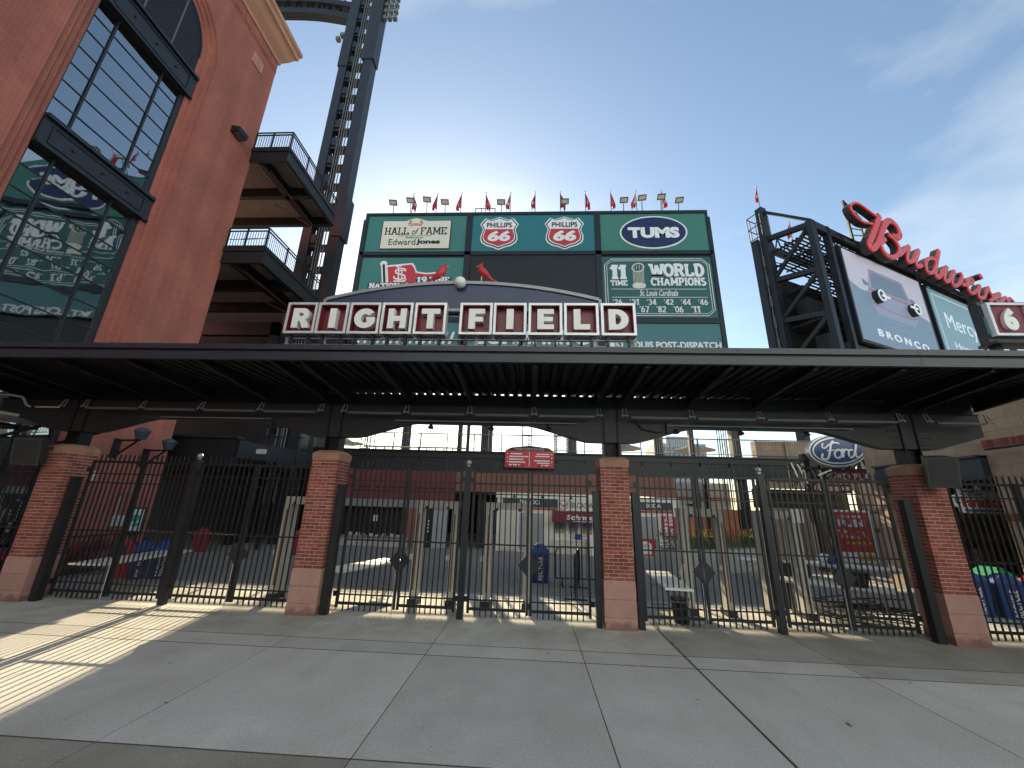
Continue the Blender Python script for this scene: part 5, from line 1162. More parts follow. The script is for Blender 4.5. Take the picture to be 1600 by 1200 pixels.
for a, b in (((4.9, 23.5), (5.5, 22.7)), ((5.3, 23.5), (5.9, 22.8)), ((5.7, 23.4), (6.2, 22.8)), ((9.5, 23.6), (9.9, 22.9)), ((9.9, 23.6), (10.3, 22.9)), ((10.3, 23.5), (10.7, 22.9)), ((6.2, 22.8), (9.3, 22.85)), ((5.0, 22.0), (10.4, 22.1))): ribbon(mb, G, [a, b], .12, .21, .218)
for x in (6.6, 7.6, 8.6): prism(mb, G, ell(x, 25.2, .16, .09, 10), .21, .219)
build('picture_marks', mb, 'led_pale', cb)
text('BRONCO', G, 3.1, 13.4, 20.45, 21.3, .205, .225, 'led_white', cb, bold=.03, space=1.5)
# second advert screen
mc = thing('green_advert_screen', 'narrow teal video screen reading Mercy right of the car advert', 'screen', tuple(G.p(23, 21.4, 0)))
build('casing', rect(MB(), G, 17.4, 28.9, 21.3, 30.3, -.28, .16), 'sb_frame', mc); build('picture', rect(MB(), G, 17.7, 28.6, 21.6, 30.05, .16, .20), 'led_teal', mc)
mb = MB(); ribbon(mb, G, [(18.4, 21.7), (18.4, 29.4), (28.4, 29.4)], .12, .20, .21); build('picture_line', mb, 'led_white', mc)
text('Mercy', G, 20.2, 28.3, 24.3, 27.2, .20, .22, 'led_white', mc); text('Hospital', G, 20.6, 27.4, 22.0, 23.2, .20, .22, 'led_white', mc)
# red script sign on top
bu = thing('script_sign', 'huge red three dimensional script sign above the video boards', 'sign', tuple(G.p(20, 30.2, 1.2)))
BW = {'B': [([(6.45, 35.69), (4.55, 36.1), (3.03, 36.3), (1.84, 36.0), (0.99, 35.25), (1.0, 34.6), (1.57, 34.05), (2.79, 33.74), (4.77, 34.17)], .34),
            ([(7.14, 36.25), (5.36, 33.93), (3.54, 31.76), (2.69, 30.75), (3.18, 30.36), (4.47, 31.3), (6.32, 33.47), (7.79, 35.18), (8.88, 36.05), (9.92, 36.15), (10.6, 35.66), (10.69, 34.77), (9.87, 34.0), (8.75, 33.85)], .95),
            ([(7.78, 33.79), (8.96, 33.46), (9.55, 32.6), (8.88, 31.44), (7.33, 30.5), (6.03, 30.41), (5.44, 30.99), (5.48, 31.77), (6.75, 32.81)], .72)],
      'u': [([(9.08, 31.35), (10.99, 32.74), (12.22, 33.53), (10.88, 31.74), (10.76, 30.95), (12.05, 31.53), (13.44, 32.84), (14.43, 33.65), (12.76, 31.66), (12.71, 30.85), (13.96, 31.45)], .66)],
      'd': [([(18.11, 33.6), (16.5, 33.1), (15.07, 31.9), (15.03, 30.8), (16.32, 31.1), (17.95, 32.53)], .62), ([(20.38, 35.54), (18.34, 32.98), (16.96, 31.0), (17.57, 30.76), (18.96, 31.81)], .74)],
      'w': [([(18.96, 31.81), (21.11, 33.28), (19.18, 31.21), (19.55, 30.65), (21.26, 31.78), (22.95, 33.2), (20.95, 31.02), (21.45, 30.55), (23.64, 31.75), (24.66, 32.9), (24.43, 33.27)], .66)],
      'e': [([(23.9, 31.4), (25.74, 31.88), (27.94, 33.05), (27.24, 33.25), (25.67, 32.12), (25.33, 30.99), (26.25, 30.71), (28.01, 31.69)], .62)],
      'i': [([(29.79, 32.87), (28.1, 31.18), (28.12, 30.55), (29.46, 30.91)], .66)],
      's': [([(29.59, 30.85), (32.39, 33.19), (32.34, 32.63), (32.67, 31.62), (30.96, 30.66)], .62)],
      'e ': [([(32.59, 31.51), (34.84, 32.44), (35.94, 33.11), (34.55, 32.68), (33.27, 31.59), (34.19, 31.3), (36.02, 32.09)], .62)],
      'r': [([(36.02, 32.09), (37.67, 33.0), (37.82, 32.3), (39.18, 33.2), (40.43, 32.6)], .62)]}
for ch, strokes in BW.items():
    mb = MB(); ml = MB(); ms = MB()
    for si, (pts, w) in enumerate(strokes):
        sp = smooth(pts, 5); w *= .84
        ribbon(ms, G, sp, w * .97, .78, 1.44, .0008); ribbon(mb, G, sp, w, 1.44 + si * .003, 1.56 + si * .003, .0009)
        off = (-.3, -.1, .1, .3) if w > .5 else (-.18, .18)
        for q in off:
            pl = []
            for i in range(len(sp)):
                a = Vector(sp[max(i - 1, 0)]); b = Vector(sp[min(i + 1, len(sp) - 1)]); d = (b - a).normalized(); pl.append((sp[i][0] - d[1] * q * w, sp[i][1] + d[0] * q * w))
            ribbon(ml, G, pl, .035, 1.56 + si * .003, 1.60 + si * .003, .0009)
    lt_ = build('script_letter', ms, 'letter_side', bu); build('letter_face', mb, 'neon_red', lt_); build('neon_line', ml, 'letter_line', lt_)
dt = build('script_letter', prism(MB(), G, ell(31.0, 34.6, .55, .42, 16), .4, 1.5), 'letter_side', bu); build('letter_face', prism(MB(), G, ell(31.0, 34.6, .57, .44, 16), 1.5, 1.6), 'neon_red', dt)
mb = MB(); gb(mb, (3.2, 32.0, .1), (3.2, 38.0, .1), .2, .2); gb(mb, (5.8, 32.0, .1), (5.8, 36.4, .1), .14, .14); gb(mb, (3.2, 38.0, .1), (6.4, 36.3, .1), .16, .16)
for i in range(6): gb(mb, (3.2, 32.2 + i * .95, .1), (5.8, 33.1 + i * .8, .1), .08, .08)
gb(mb, (0, 31.2, .5), (41, 31.2, .5), .25, .3); gb(mb, (0, 32.3, .2), (41, 32.3, .2), .12, .12)
for i in range(20): gb(mb, (1 + 2 * i, 31.2, .4), (2 + 2 * i, 32.3, .2), .08, .08)
gb(mb, (30.6, 31.5, .6), (30.9, 34.4, .6), .09, .09); gb(mb, (31.2, 31.5, .6), (31.3, 34.4, .6), .09, .09); build('support_truss', mb, 'steel_dark', bu)
# retired number sign on a dark plinth
ns = thing('number_sign', 'maroon framed sign with a white number 6 at the right edge', 'sign', (22.6, 9.0, 5.0))
nf = Fr((0, 9.0, 0), (1, 0, 0))
NX0, NX1, NZ0, NZ1 = 21.10, 22.85, 10.28, 11.95
build('cabinet', MB().box(20.98, 26.2, 9.0, 9.4, 10.05, 12.12), 'fascia', ns)
build('sign_back', rect(MB(), nf, NX0 + .02, NX1 - .02, NZ0 + .02, NZ1 - .02, .02, .14), 'maroon', ns)
mb = MB()
for a0, a1, b0, b1 in ((NX0, NX1, NZ1 - .12, NZ1), (NX0, NX1, NZ0, NZ0 + .12), (NX0, NX0 + .12, NZ0 + .12, NZ1 - .12), (NX1 - .12, NX1, NZ0 + .12, NZ1 - .12)): rect(mb, nf, a0, a1, b0, b1, .02, .26)
build('sign_frame', mb, 'silver', ns)
text('6', nf, 21.58, 22.16, 10.52, 11.66, .14, .30, 'letter_white', ns, name='numeral', bold=.07)
mb = MB(); mb.box(20.9, 26, 9.2, 9.5, 9.3, 9.6); mb.box(21.4, 21.7, 9.2, 9.5, 0, 10.0); mb.box(24.5, 24.8, 9.2, 9.5, 0, 10.0); mb.box(21.0, 26, 8.75, 9.55, 9.93, 10.05); build('support', mb, 'steel_dark', ns)
build('panel_slot', MB().box(21.01, 21.08, 8.96, 9.0, 10.4, 11.3), 'sb_slate', ns)
t = thing('roof_light', 'slim grey floodlight poking up behind the canopy under the car advert', 'floodlight', (17.0, 9, 8.0))
mb = MB(); mb.bar((17.0, 9.0, 8.3), (18.3, 8.6, 8.62), .35, .08); mb.bar((17.3, 9.0, 4.0), (17.3, 9.0, 8.4), .08, .08); build('head', mb, 'lamp_grey', t)

# ================================================================ ELEVATED CONCOURSE BEHIND THE GATES
dk = thing('elevated_walkway', 'dark elevated walkway with pale railing crossing behind the gates', 'walkway', (2, 16, 3.9))
DX0, DX1, DY = -12.6, 17.5, 13.4
build('front_beam', MB().box(DX0, DX1, DY, DY + .12, 3.98, 5.0).box(DX0, DX1, DY - .1, DY + .2, 5.0, 5.08).box(DX0, DX1, DY - .1, DY + .2, 3.93, 3.98).box(DX0, DX1, DY - .05, DY, 4.68, 4.74), 'steel_dark', dk)
build('slab', MB().box(DX0, 7.6, DY + .2, 24, 4.8, 5.06).box(7.6, DX1, DY + .2, 14.7, 4.8, 5.06), 'concrete_dark', dk)
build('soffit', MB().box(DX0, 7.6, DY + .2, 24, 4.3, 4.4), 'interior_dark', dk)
mb = MB()
x = DX0
while x < DX1: mb.box(x, x + .05, DY - .12, DY, 4.55, 4.76); x += 1.55
build('bracket', mb, 'iron', dk)
mb = MB(); mb.box(DX0, DX1, DY - .03, DY + .03, 6.0, 6.06); mb.box(DX0, DX1, DY - .02, DY + .02, 5.18, 5.22)
x = DX0
while x < DX1: mb.box(x - .03, x + .03, DY - .03, DY + .03, 5.08, 6.06); x += 1.55
build('railing', mb, 'lamp_grey', dk)
mb = MB(); x = DX0
while x < DX1: mb.box(x - .008, x + .008, DY - .008, DY + .008, 5.2, 6.0); x += .125
o = build('baluster', mb, 'lamp_grey', dk); o['kind'] = 'stuff'
for x, w in ((-4.2, .24), (-3.72, .18), (-2.75, .42), (4.45, .24), (4.85, .2), (8.9, .26), (11.3, .42)): build('column', MB().box(x - w / 2, x + w / 2, DY + .25, DY + .25 + w, 0, 9.0), 'steel_dark', dk)
mb = MB(); mb.box(DX0, DX1, DY + .3, DY + .5, 8.7, 9.0); build('top_beam', mb, 'steel_dark', dk)
for i in range(5): build('cable_riser', MB().tube((10.3 + i * .12, DY + .22, 2.5), (10.3 + i * .12, DY + .22, 8.7), .025, 6), 'lamp_grey', dk)
# things standing on the walkway and far beyond it
t = thing('bleacher_tables', 'pale row of drink rails and seats beyond the walkway railing', 'seats', (-6, 19, 5.06))
mb = MB(); mb.box(-12, -4.6, 18.9, 19.3, 5.95, 6.02)
for i in range(12): mb.box(-11.9 + i * .62, -11.84 + i * .62, 19, 19.2, 5.06, 5.95)
build('drink_rail', mb, 'beige', t)
mb = MB()
for i in range(11): x = -11.6 + i * .64; mb.box(x, x + .42, 20.0, 20.4, 5.5, 5.56); mb.box(x, x + .42, 20.4, 20.45, 5.5, 5.95); mb.box(x + .18, x + .24, 20.1, 20.2, 5.06, 5.5)
build('seat', mb, 'lamp_grey', t)
for k_, x in enumerate((6.6, 11.9, -14.6)):
    t = thing('market_umbrella', ['grey umbrella beyond the walkway behind the middle right pier', 'dark umbrella beyond the walkway left of the blue oval sign', 'grey umbrella beyond the walkway above the left bay'][k_], 'umbrella', (x, 21, 5.06), 'umbrellas on the upper terrace')
    build('canopy', MB().tube((x, 21, 6.45), (x, 21, 6.95), 1.55, 8, .06), 'lamp_grey', t); build('pole', MB().cyl((x, 21), .04, 5.06, 6.6, 8), 'grey_metal', t)
for k_, (x, w) in enumerate(((-.9, .8), (2.0, 1.1), (-15.5, .9))):
    t = thing('scaffold_tower', ['thin scaffold tower behind the red directory sign, left one', 'thin scaffold tower behind the red directory sign, right one', 'thin scaffold tower behind the left bay'][k_], 'scaffold', (x, 26, 0), 'scaffold towers beyond the walkway')
    mb = MB()
    for dx in (0, w):
        for dy in (0, w): mb.tube((x + dx, 26 + dy, 0), (x + dx, 26 + dy, 10.2), .045, 5)
    for i in range(14): z = 5.2 + i * .38; mb.bar((x, 26, z), (x + w, 26, z), .05, .05); mb.bar((x, 26 + w, z), (x + w, 26 + w, z), .05, .05); mb.bar((x, 26, z), (x, 26 + w, z), .05, .05)
    build('lattice', mb, 'lamp_grey', t)
ht = thing('hotel_tower', 'pale high-rise far behind the walkway, right of the middle right pier', 'building', (78, 210, 0))
mb = MB().box(66, 92, 205, 225, 0, 36); mb.box(72, 86, 206, 222, 36, 40); build('wall', mb, 'hotel', ht)
for j in range(9):
    for i in range(10): build('window', MB().box(66.8 + i * 2.5, 68.3 + i * 2.5, 204.9, 205.0, 3 + j * 3.6, 5.2 + j * 3.6), 'hotel_glass', ht)

# directory sign above the gates
ds = thing('directory_sign', 'red directory sign with white lines hanging on the walkway beam', 'sign', (-.15, 13.2, 4.2)); DF = Fr((0, 13.15, 0), (1, 0, 0))
build('board', rect(MB(), DF, -1.5, 1.18, 4.2, 5.12, 0, .06), 'sign_red', ds)
mb = MB(); prism(mb, DF, [(-1.5, 5.12), (1.18, 5.12), (.9, 5.3), (-.16, 5.42), (-1.2, 5.3)], 0, .05); build('header', mb, 'sb_frame', ds); text('MAIN CONCOURSE', DF, -.95, .65, 5.16, 5.28, .05, .06, 'tube_grey', ds)
mb = MB(); rect(mb, DF, -.18, -.15, 4.25, 5.07, .06, .07)
for i, (a, b) in enumerate(((.7, 0), (1.05, 1), (.8, 1), (.9, 1), (.6, 1))): rect(mb, DF, -1.28 if b else -1.2, -1.28 + a, 4.92 - i * .15, 4.985 - i * .15, .06, .072)
for i, a in enumerate((.72, .8, 0, .85, .7, .45)):
    if a: rect(mb, DF, .95 - a, .95, 4.92 - i * .12, 4.975 - i * .12, .06, .072)
for z in (4.95, 4.75, 4.52): prism(mb, DF, ell(-1.37, z, .035, .04, 8), .06, .072); prism(mb, DF, ell(1.06, z, .035, .04, 8), .06, .072)
build('printed_lines', mb, 'white_paint', ds)

# ---------------- concession stands under the walkway
CF = Fr((0, 12.75, 0), (1, 0, 0))
sk = thing('snack_stand', 'cream concession stand with dark SNACKS sign and red awning', 'kiosk', (1.0, 13.5, 0))
build('wall', MB().box(-1.8, 4.25, 12.78, 16, 0, 2.82), 'cream_wall', sk); build('parapet', MB().box(-1.9, 4.3, 12.68, 12.8, 2.60, 2.86), 'cream_wall', sk)
pnl = build('door_panel', rect(MB(), CF, -1.72, -.72, .06, 1.92, -.02, .03), 'beige', sk)
mb = MB(); rect(mb, CF, -1.80, -1.72, 0, 1.98, -.02, .06); rect(mb, CF, -.72, -.64, 0, 1.98, -.02, .06); build('door_frame', mb, 'white_paint', pnl)
for a0, a1 in ((-.62, -.30), (.05, .66)):
    mb = MB(); z = .08
    while z < 1.86: rect(mb, CF, a0, a1, z, z + .065, -.02, .02); z += .075
    build('roller_shutter', mb, 'shutter', sk)
build('name_board', rect(MB(), CF, -1.5, 1.35, 2.18, 2.60, -.02, .08), 'sign_green', sk); text('SNACKS', CF, -.62, .42, 2.30, 2.52, .08, .10, 'white_paint', sk, bold=.02)
build('red_stripe', rect(MB(), CF, -.2, 1.35, 2.05, 2.12, -.02, .04), 'sign_red', sk)
build('sign_panel', rect(MB(), CF, 1.38, 4.1, 2.05, 2.62, -.02, .03), 'cream_wall', sk); text('BROADWAY', CF, 2.05, 3.55, 2.18, 2.46, .03, .05, 'girder_grey', sk)
mb = MB(); rg = ell(1.65, 2.32, .24, .22, 20); ribbon(mb, CF, rg + [rg[0]], .025, .03, .045); build('round_emblem', mb, 'girder_grey', sk)
mb = MB(); ribbon(mb, CF, smooth([(1.5, 2.42), (1.56, 2.3), (1.66, 2.24), (1.78, 2.3), (1.86, 2.42)], 3), .05, .03, .047); ribbon(mb, CF, [(1.58, 2.25), (1.74, 2.38)], .04, .03, .048); build('emblem_mark', mb, 'sign_red', sk)
mb = MB(); mb.add([(1.08, 12.72, 2.02), (4.1, 12.72, 2.02), (4.15, 12.1, 1.68), (1.03, 12.1, 1.68), (1.03, 12.1, 1.48), (4.15, 12.1, 1.48), (1.08, 12.72, 1.98), (4.1, 12.72, 1.98)], [(3, 2, 1, 0), (4, 5, 2, 3), (0, 6, 4, 3), (1, 2, 5, 7)]); build('awning', mb, 'awning', sk)
AF = Fr((0, 12.085, 0), (1, 0, 0)); text('Schnucks', AF, 1.75, 3.5, 1.62, 1.86, -.2, .012, 'white_paint', sk, bold=.03, shear=.2); build('small_print', rect(MB(), AF, 2.1, 3.4, 1.53, 1.56, .0, .012), 'white_paint', sk)
for i in range(3): 
    w_ = build('window', rect(MB(), CF, 1.12 + i * .7, 1.76 + i * .7, .86, 1.50, -.02, .05), 'white_paint', sk); build('pane', rect(MB(), CF, 1.2 + i * .7, 1.68 + i * .7, .93, 1.46, .05, .055), 'hotel_glass', w_)
    mb = MB()
    for j in range(7): xx = 1.22 + i * .7 + j * .065; hh = random.uniform(.08, .2); rect(mb, CF, xx, xx + .045, .93, .93 + hh, .055, .07)
    build('bottle_row', mb, 'gold', w_)
build('counter', MB().box(1.2, 4.2, 12.3, 12.76, 0, .62), 'beige', sk); build('counter_trim', MB().box(1.16, 4.2, 12.26, 12.77, .62, .68), 'white_paint', sk)
build('freezer', MB().box(2.75, 3.5, 11.9, 12.28, 0, .95), 'white_paint', sk); build('display_box', MB().box(2.2, 2.5, 12.3, 12.5, .68, .95), 'bin_blue', sk)
for x in (-.9, .55, 2.0, 3.4): build('gooseneck_lamp', MB().path([(x, 12.7, 2.75), (x, 12.35, 2.82), (x, 12.3, 2.72)], .015, 5).tube((x, 12.3, 2.74), (x, 12.28, 2.62), .03, 8, .09), 'black_paint', sk)
dr = thing('drink_stand', 'pale concession stand with BEER SODA sign and red posters', 'kiosk', (6, 13.5, 0))
build('wall', MB().box(4.35, 7.55, 12.78, 16, 0, 2.82), 'cream_wall', dr); build('name_board', rect(MB(), CF, 4.5, 7.2, 2.22, 2.58, -.02, .08), 'sign_green', dr); text('BEER · SODA', CF, 5.0, 6.62, 2.31, 2.51, .08, .10, 'white_paint', dr, bold=.02)
build('red_stripe', rect(MB(), CF, 4.5, 7.2, 2.08, 2.15, -.02, .04), 'sign_red', dr)
mb = MB(); z = .3
while z < 1.86: rect(mb, CF, 5.0, 6.35, z, z + .065, -.02, .02); z += .075
build('roller_shutter', mb, 'shutter', dr)
def poster(par, a0, a1, b0, b1, m, m2, fr, n, lines, nm='poster'):
    p = build(nm, rect(MB(), fr, a0, a1, b0, b1, n, n + .02), m, par); mb = MB()
    w, h = a1 - a0, b1 - b0
    for (x0, x1, y0, y1) in lines: rect(mb, fr, a0 + x0 * w, a0 + x1 * w, b0 + y0 * h, b0 + y1 * h, n + .02, n + .025)
    build('print', mb, m2, p); return p
p = poster(dr, 6.58, 7.36, .9, 1.92, 'poster_red', 'white_paint', CF, .03, [(.3, .8, .9, .95), (.2, .45, .35, .5), (.2, .45, .1, .34), (.55, .8, .1, .42)])
text('FREE', CF, 6.75, 7.2, 1.64, 1.78, .05, .06, 'white_paint', p, bold=.03); build('print_line', rect(MB(), CF, 6.74, 7.2, 1.48, 1.58, .05, .056), 'white_paint', p)
mb = MB(); rect(mb, CF, 6.50, 7.44, .84, 1.98, .0, .025); build('poster_frame', mb, 'white_paint', dr)
p = poster(dr, 5.2, 6.25, .0, .82, 'poster_red', 'white_paint', CF, .05, [(.25, .75, .12, .5)]); build('print', prism(MB(), CF, ell(5.72, .45, .3, .25, 18), .07, .076), 'white_paint', p); text('BEER', CF, 5.5, 5.94, .42, .55, .076, .084, 'bin_red', p)
p = poster(dr, 6.42, 7.22, .0, .82, 'poster_white', 'girder_grey', CF, .05, [(.15, .85, .78, .82)]); text('ULTRA', CF, 6.5, 7.14, .40, .54, .07, .08, 'bin_navy', p); build('print', rect(MB(), CF, 6.75, 6.88, .1, .3, .07, .08), 'bin_red', p)
build('kick_wall', MB().box(4.4, 7.5, 12.55, 12.77, -.0, .02), 'planter', dr)
# brown and maroon walls above
t = thing('walkway_fascia', 'brown wall band under the walkway above the concession stands', 'wall', (0, 13.2, 2.8)); build('panel', MB().box(-4.15, 7.5, 13.0, 13.3, 2.86, 3.93), 'brown_wall', t); build('panel_joint', MB().box(-4.15, 7.5, 12.98, 13.0, 3.30, 3.33), 'interior_dark', t)
lc = thing('left_concession', 'dark concession counter with maroon header and grey shutter behind the middle bay', 'kiosk', (-7, 13.5, 0))
build('header', MB().box(-12.4, -4.15, 13.0, 13.3, 2.34, 3.93), 'maroon_wall', lc)
mb = MB()
for i in range(18): x = -12.2 + i * .45; mb.box(x, x + .3, 12.985, 13.0, 2.93, 3.03)
build('header_slot', mb, 'black_paint', lc)
build('grey_band', MB().box(-12.4, -4.15, 12.9, 13.0, 1.95, 2.34), 'grey_metal', lc)
build('opening', MB().box(-12.4, -6.6, 13.4, 13.5, .45, 1.95), 'black_paint', lc); build('counter', MB().box(-12.4, -6.4, 12.7, 13.4, 0, .42), 'planter', lc); build('counter_top', MB().box(-12.4, -6.3, 12.6, 13.4, .42, .48), 'grey_metal', lc)
build('menu_note', MB().box(-8.55, -8.35, 13.36, 13.4, 1.2, 1.5), 'white_paint', lc); build('side_wall', MB().box(-6.6, -6.05, 12.9, 13.5, 0, 1.95), 'brown_wall', lc)
mb = MB()
for i in range(9): x = -9.6 + i * .36; hgt = random.uniform(.06, .18); mb.box(x, x + random.uniform(.08, .22), 12.9, 13.05, .48, .48 + hgt)
build('counter_item', mb, 'tube_grey', lc)
dd = build('dark_door', MB().box(-6.0, -5.2, 12.95, 13.0, 0, 1.95), 'sb_frame', lc); build('ribbed_door', MB().box(-5.2, -4.4, 12.97, 13.02, 0, 1.95), 'shutter', lc)
VF = Fr((0, 12.94, 0), (1, 0, 0))
mb = MB()
for i in range(9): z = 1.75 - i * .17; rect(mb, VF, -5.78, -5.64, z - .1, z, 0, .01); rect(mb, VF, -5.74, -5.68, z - .07, z - .03, .01, .012)
for i in range(4): z = 1.35 - i * .17; rect(mb, VF, -5.5, -5.38, z - .09, z, 0, .01)
build('upright_lettering', mb, 'white_paint', dd)
# enclosure so the left bay stays dark, as under a building
t = thing('undercroft', 'dark open undercroft behind the left gates', 'structure', (-17, 12, 0))
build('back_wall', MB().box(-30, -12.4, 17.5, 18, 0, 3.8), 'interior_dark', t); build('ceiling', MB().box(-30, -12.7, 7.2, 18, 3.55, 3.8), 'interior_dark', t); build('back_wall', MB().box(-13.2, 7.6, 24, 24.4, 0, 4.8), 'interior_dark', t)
build('edge_girder', MB().box(-17.5, -12.3, 7.0, 7.25, 3.55, 4.55).box(-17.5, -12.2, 6.9, 7.35, 4.55, 4.65).box(-17.5, -12.2, 6.9, 7.35, 3.48, 3.55), 'steel_dark', t)
build('return_girder', MB().bar((-12.3, 7.1, 4.15), (-11.2, 12.2, 4.15), .2, .7), 'steel_tower', t)
build('warning_lamp', MB().box(-12.0, -11.6, 7.9, 8.0, 4.05, 4.25), 'lamp_glass', t)
mb = MB()
for x in (-12.2, -11.2): mb.box(x - .05, x + .05, 9.5, 9.6, 0, 5.6)
mb.box(-13, -11, 9.5, 9.6, 5.5, 5.6); mb.box(-13, -11, 9.5, 9.6, 5.0, 5.06); mb.box(-12.9, -12.84, 9.5, 9.6, 4.6, 5.6); build('stair_frame', mb, 'steel_dark', t)
build('red_notice', MB().box(-9.62, -9.4, 11.0, 11.03, 1.55, 1.95), 'poster_red', t); build('notice_post', MB().box(-9.54, -9.48, 11.03, 11.08, 0, 1.95), 'iron', t)

# ================================================================ RIGHT SIDE
rb_ = thing('block_building', 'tan concrete block building at the right edge with red brick bands', 'building', (16, 0, 0))
build('wall', MB().box(12.6, 30, -7, 2.9, 0, 5.3).box(12.6, 30, 6.4, 7.0, 0, 5.3).box(12.6, 12.9, 2.9, 6.4, 3.95, 5.3), 'block_wall', rb_)
mb = MB(); y = -7.0
while y < 2.85: mb.box(12.585, 12.6, y + .005, y + .068, 4.16, 4.36); mb.box(12.585, 12.6, y + .005, y + .068, 2.22, 2.42); y += .0735
build('brick_band', mb, 'brick', rb_)
build('lintel', MB().box(12.4, 12.9, 2.9, 6.4, 3.30, 3.94).box(12.3, 12.95, 2.9, 6.4, 3.9, 3.96), 'fascia', rb_)
build('shop_interior', MB().box(20, 20.3, 2.9, 6.4, 0, 3.9).box(12.9, 20, 2.9, 6.4, 3.3, 3.35), 'interior_dark', rb_)
mb = MB()
for i in range(10): yy = 3.1 + i * .3; mb.box(14.5 + (i % 3), 15.0 + (i % 3), yy, yy + .2, 0, random.uniform(.6, 1.4))
build('shop_rack', mb, 'interior', rb_); build('exit_lamp', MB().box(16.0, 16.02, 4.4, 4.6, 1.9, 2.0), 'bin_green', rb_)
fs_ = thing('shop_sign', 'white shop sign with red lettering hanging right of the far right pier', 'sign', (13.1, 4.0, 2.4)); FF = Fr((12.55, 4.0, 0), Vector((1, 0, 0)))
build('board', prism(MB(), FF, [(0, 2.42), (1.25, 2.42), (1.25, 3.02), (1.1, 3.02), (1.1, 3.22), (.62, 3.22), (.62, 3.1), (.05, 3.1), (.05, 2.95), (-.12, 2.9), (-.17, 2.75), (-.12, 2.6), (0, 2.56)], 0, .06), 'white_paint', fs_)
mb = MB(); rect(mb, FF, .15, .58, 3.0, 3.05, .06, .07); rect(mb, FF, .1, 1.2, 2.46, 2.52, .06, .07); rect(mb, FF, .1, .75, 2.93, 2.96, .06, .07); build('stripe', mb, 'bin_blue', fs_)
text('Fanatics', FF, .08, 1.18, 2.58, 2.88, .06, .075, 'sign_red', fs_, bold=.03); text('HR', FF, .72, 1.02, 3.04, 3.2, .06, .075, 'bin_blue', fs_, bold=.04); text('C', FF, -.1, .03, 2.66, 2.86, .06, .075, 'bin_blue', fs_, bold=.03)
build('hanger', MB().tube(FF.p(.1, 3.1, .03), FF.p(.1, 3.4, .03), .015, 6).tube(FF.p(1.1, 3.2, .03), FF.p(1.1, 3.4, .03), .015, 6), 'iron', fs_)
build('gutter', MB().path([(12.4, 2.7, 4.08), (12.4, -1.0, 4.12)], .03).tube((12.3, .4, 4.1), (12.3, .4, 4.9), .02, 6), 'iron', rb_)
# blue oval sign on lattice arms
fd = thing('oval_sign', 'blue and silver oval Ford sign on a lattice beam at right', 'sign', (13.25, 9.0, 4.1)); OF = Fr((0, 9.0, 0), (1, 0, 0))
build('rim', prism(MB(), OF, ell(13.2, 4.92, 1.22, .70, 48, .10), -.25, 0), 'silver', fd); build('rim_line', prism(MB(), OF, ell(13.2, 4.92, 1.15, .64, 48, .10), 0, .015), 'navy_deep', fd)
e1, e2 = ell(13.2, 4.92, 1.10, .59, 48, .10), None
build('rim_inner', prism(MB(), OF, ell(13.2, 4.92, 1.09, .585, 48, .10), .015, .025), 'silver', fd); build('face', prism(MB(), OF, ell(13.2, 4.92, 1.02, .52, 48, .10), .025, .035), 'ford_blue', fd)
mb = MB(); A = lambda pts, w, k: ribbon(mb, OF, smooth([(12.45 + x * 1.5, 4.48 + y * .92 + x * .06) for x, y in pts], 5), w, .035, .055 + k * .004, .0002)
A([(.04, .30), (.0, .12), (.08, .02), (.18, .12), (.26, .45), (.32, .75), (.40, .88)], .085, 0); A([(.10, .78), (.05, .62), (.12, .55), (.25, .70), (.42, .80), (.55, .74)], .06, 1); A([(.17, .42), (.38, .46)], .05, 2)
A([(.50, .48), (.40, .40), (.36, .18), (.44, .08), (.54, .18), (.56, .38), (.48, .48), (.46, .40)], .075, 3); A([(.56, .42), (.62, .46), (.58, .10)], .075, 4); A([(.61, .32), (.68, .47), (.76, .42)], .065, 5)
A([(.88, .44), (.78, .42), (.74, .20), (.80, .08), (.88, .20), (.96, .50), (1.02, .85)], .075, 6); A([(.97, .6), (.93, .22), (.98, .08), (1.06, .16)], .07, 7); build('script', mb, 'silver', fd)
tl = thing('sign_truss', 'dark lattice beam and stair frame under the blue oval sign', 'truss', (13.8, 9.4, 3.3))
mb = MB(); mb.box(11.3, 17.5, 9.3, 9.42, 4.10, 4.18); mb.box(14.0, 17.5, 9.3, 9.42, 4.75, 4.85)
for i in range(7): x = 14.1 + i * .5; mb.bar((x, 9.36, 4.15), (x + .25, 9.36, 4.8), .09, .09); mb.bar((x + .25, 9.36, 4.8), (x + .5, 9.36, 4.15), .09, .09)
build('lattice', mb, 'steel_dark', tl)
mb = MB(); mb.bar((11.3, 9.3, 4.0), (12.4, 9.3, 5.0), .06, .08); mb.bar((11.9, 9.2, 3.4), (13.6, 9.2, 4.2), .06, .08); mb.bar((11.2, 9.3, 3.3), (11.2, 9.3, 4.3), .06, .06)
for i in range(6): mb.bar((11.25 + i * .2, 9.3, 4.3 - i * .02), (11.45 + i * .2, 9.3, 3.4), .05, .05)
mb.box(12.0, 12.25, 9.5, 9.75, 0, 4.8); mb.box(12.7, 12.85, 9.5, 9.65, 0, 4.2); build('post', mb, 'steel_dark', tl)
build('handrail', MB().bar((11.3, 9.25, 4.35), (11.6, 9.25, 3.4), .05, .05).bar((11.55, 9.25, 4.3), (11.85, 9.25, 3.5), .05, .05).bar((12.3, 9.2, 3.85), (12.9, 9.2, 4.1), .08, .05), 'white_paint', tl)
pz = thing('plaza_sign', 'maroon sign band reading FORD PLAZA under the oval sign', 'sign', (14.6, 10, 3.4)); PF = Fr((13.05, 10.2, 0), (1, -.08, 0))
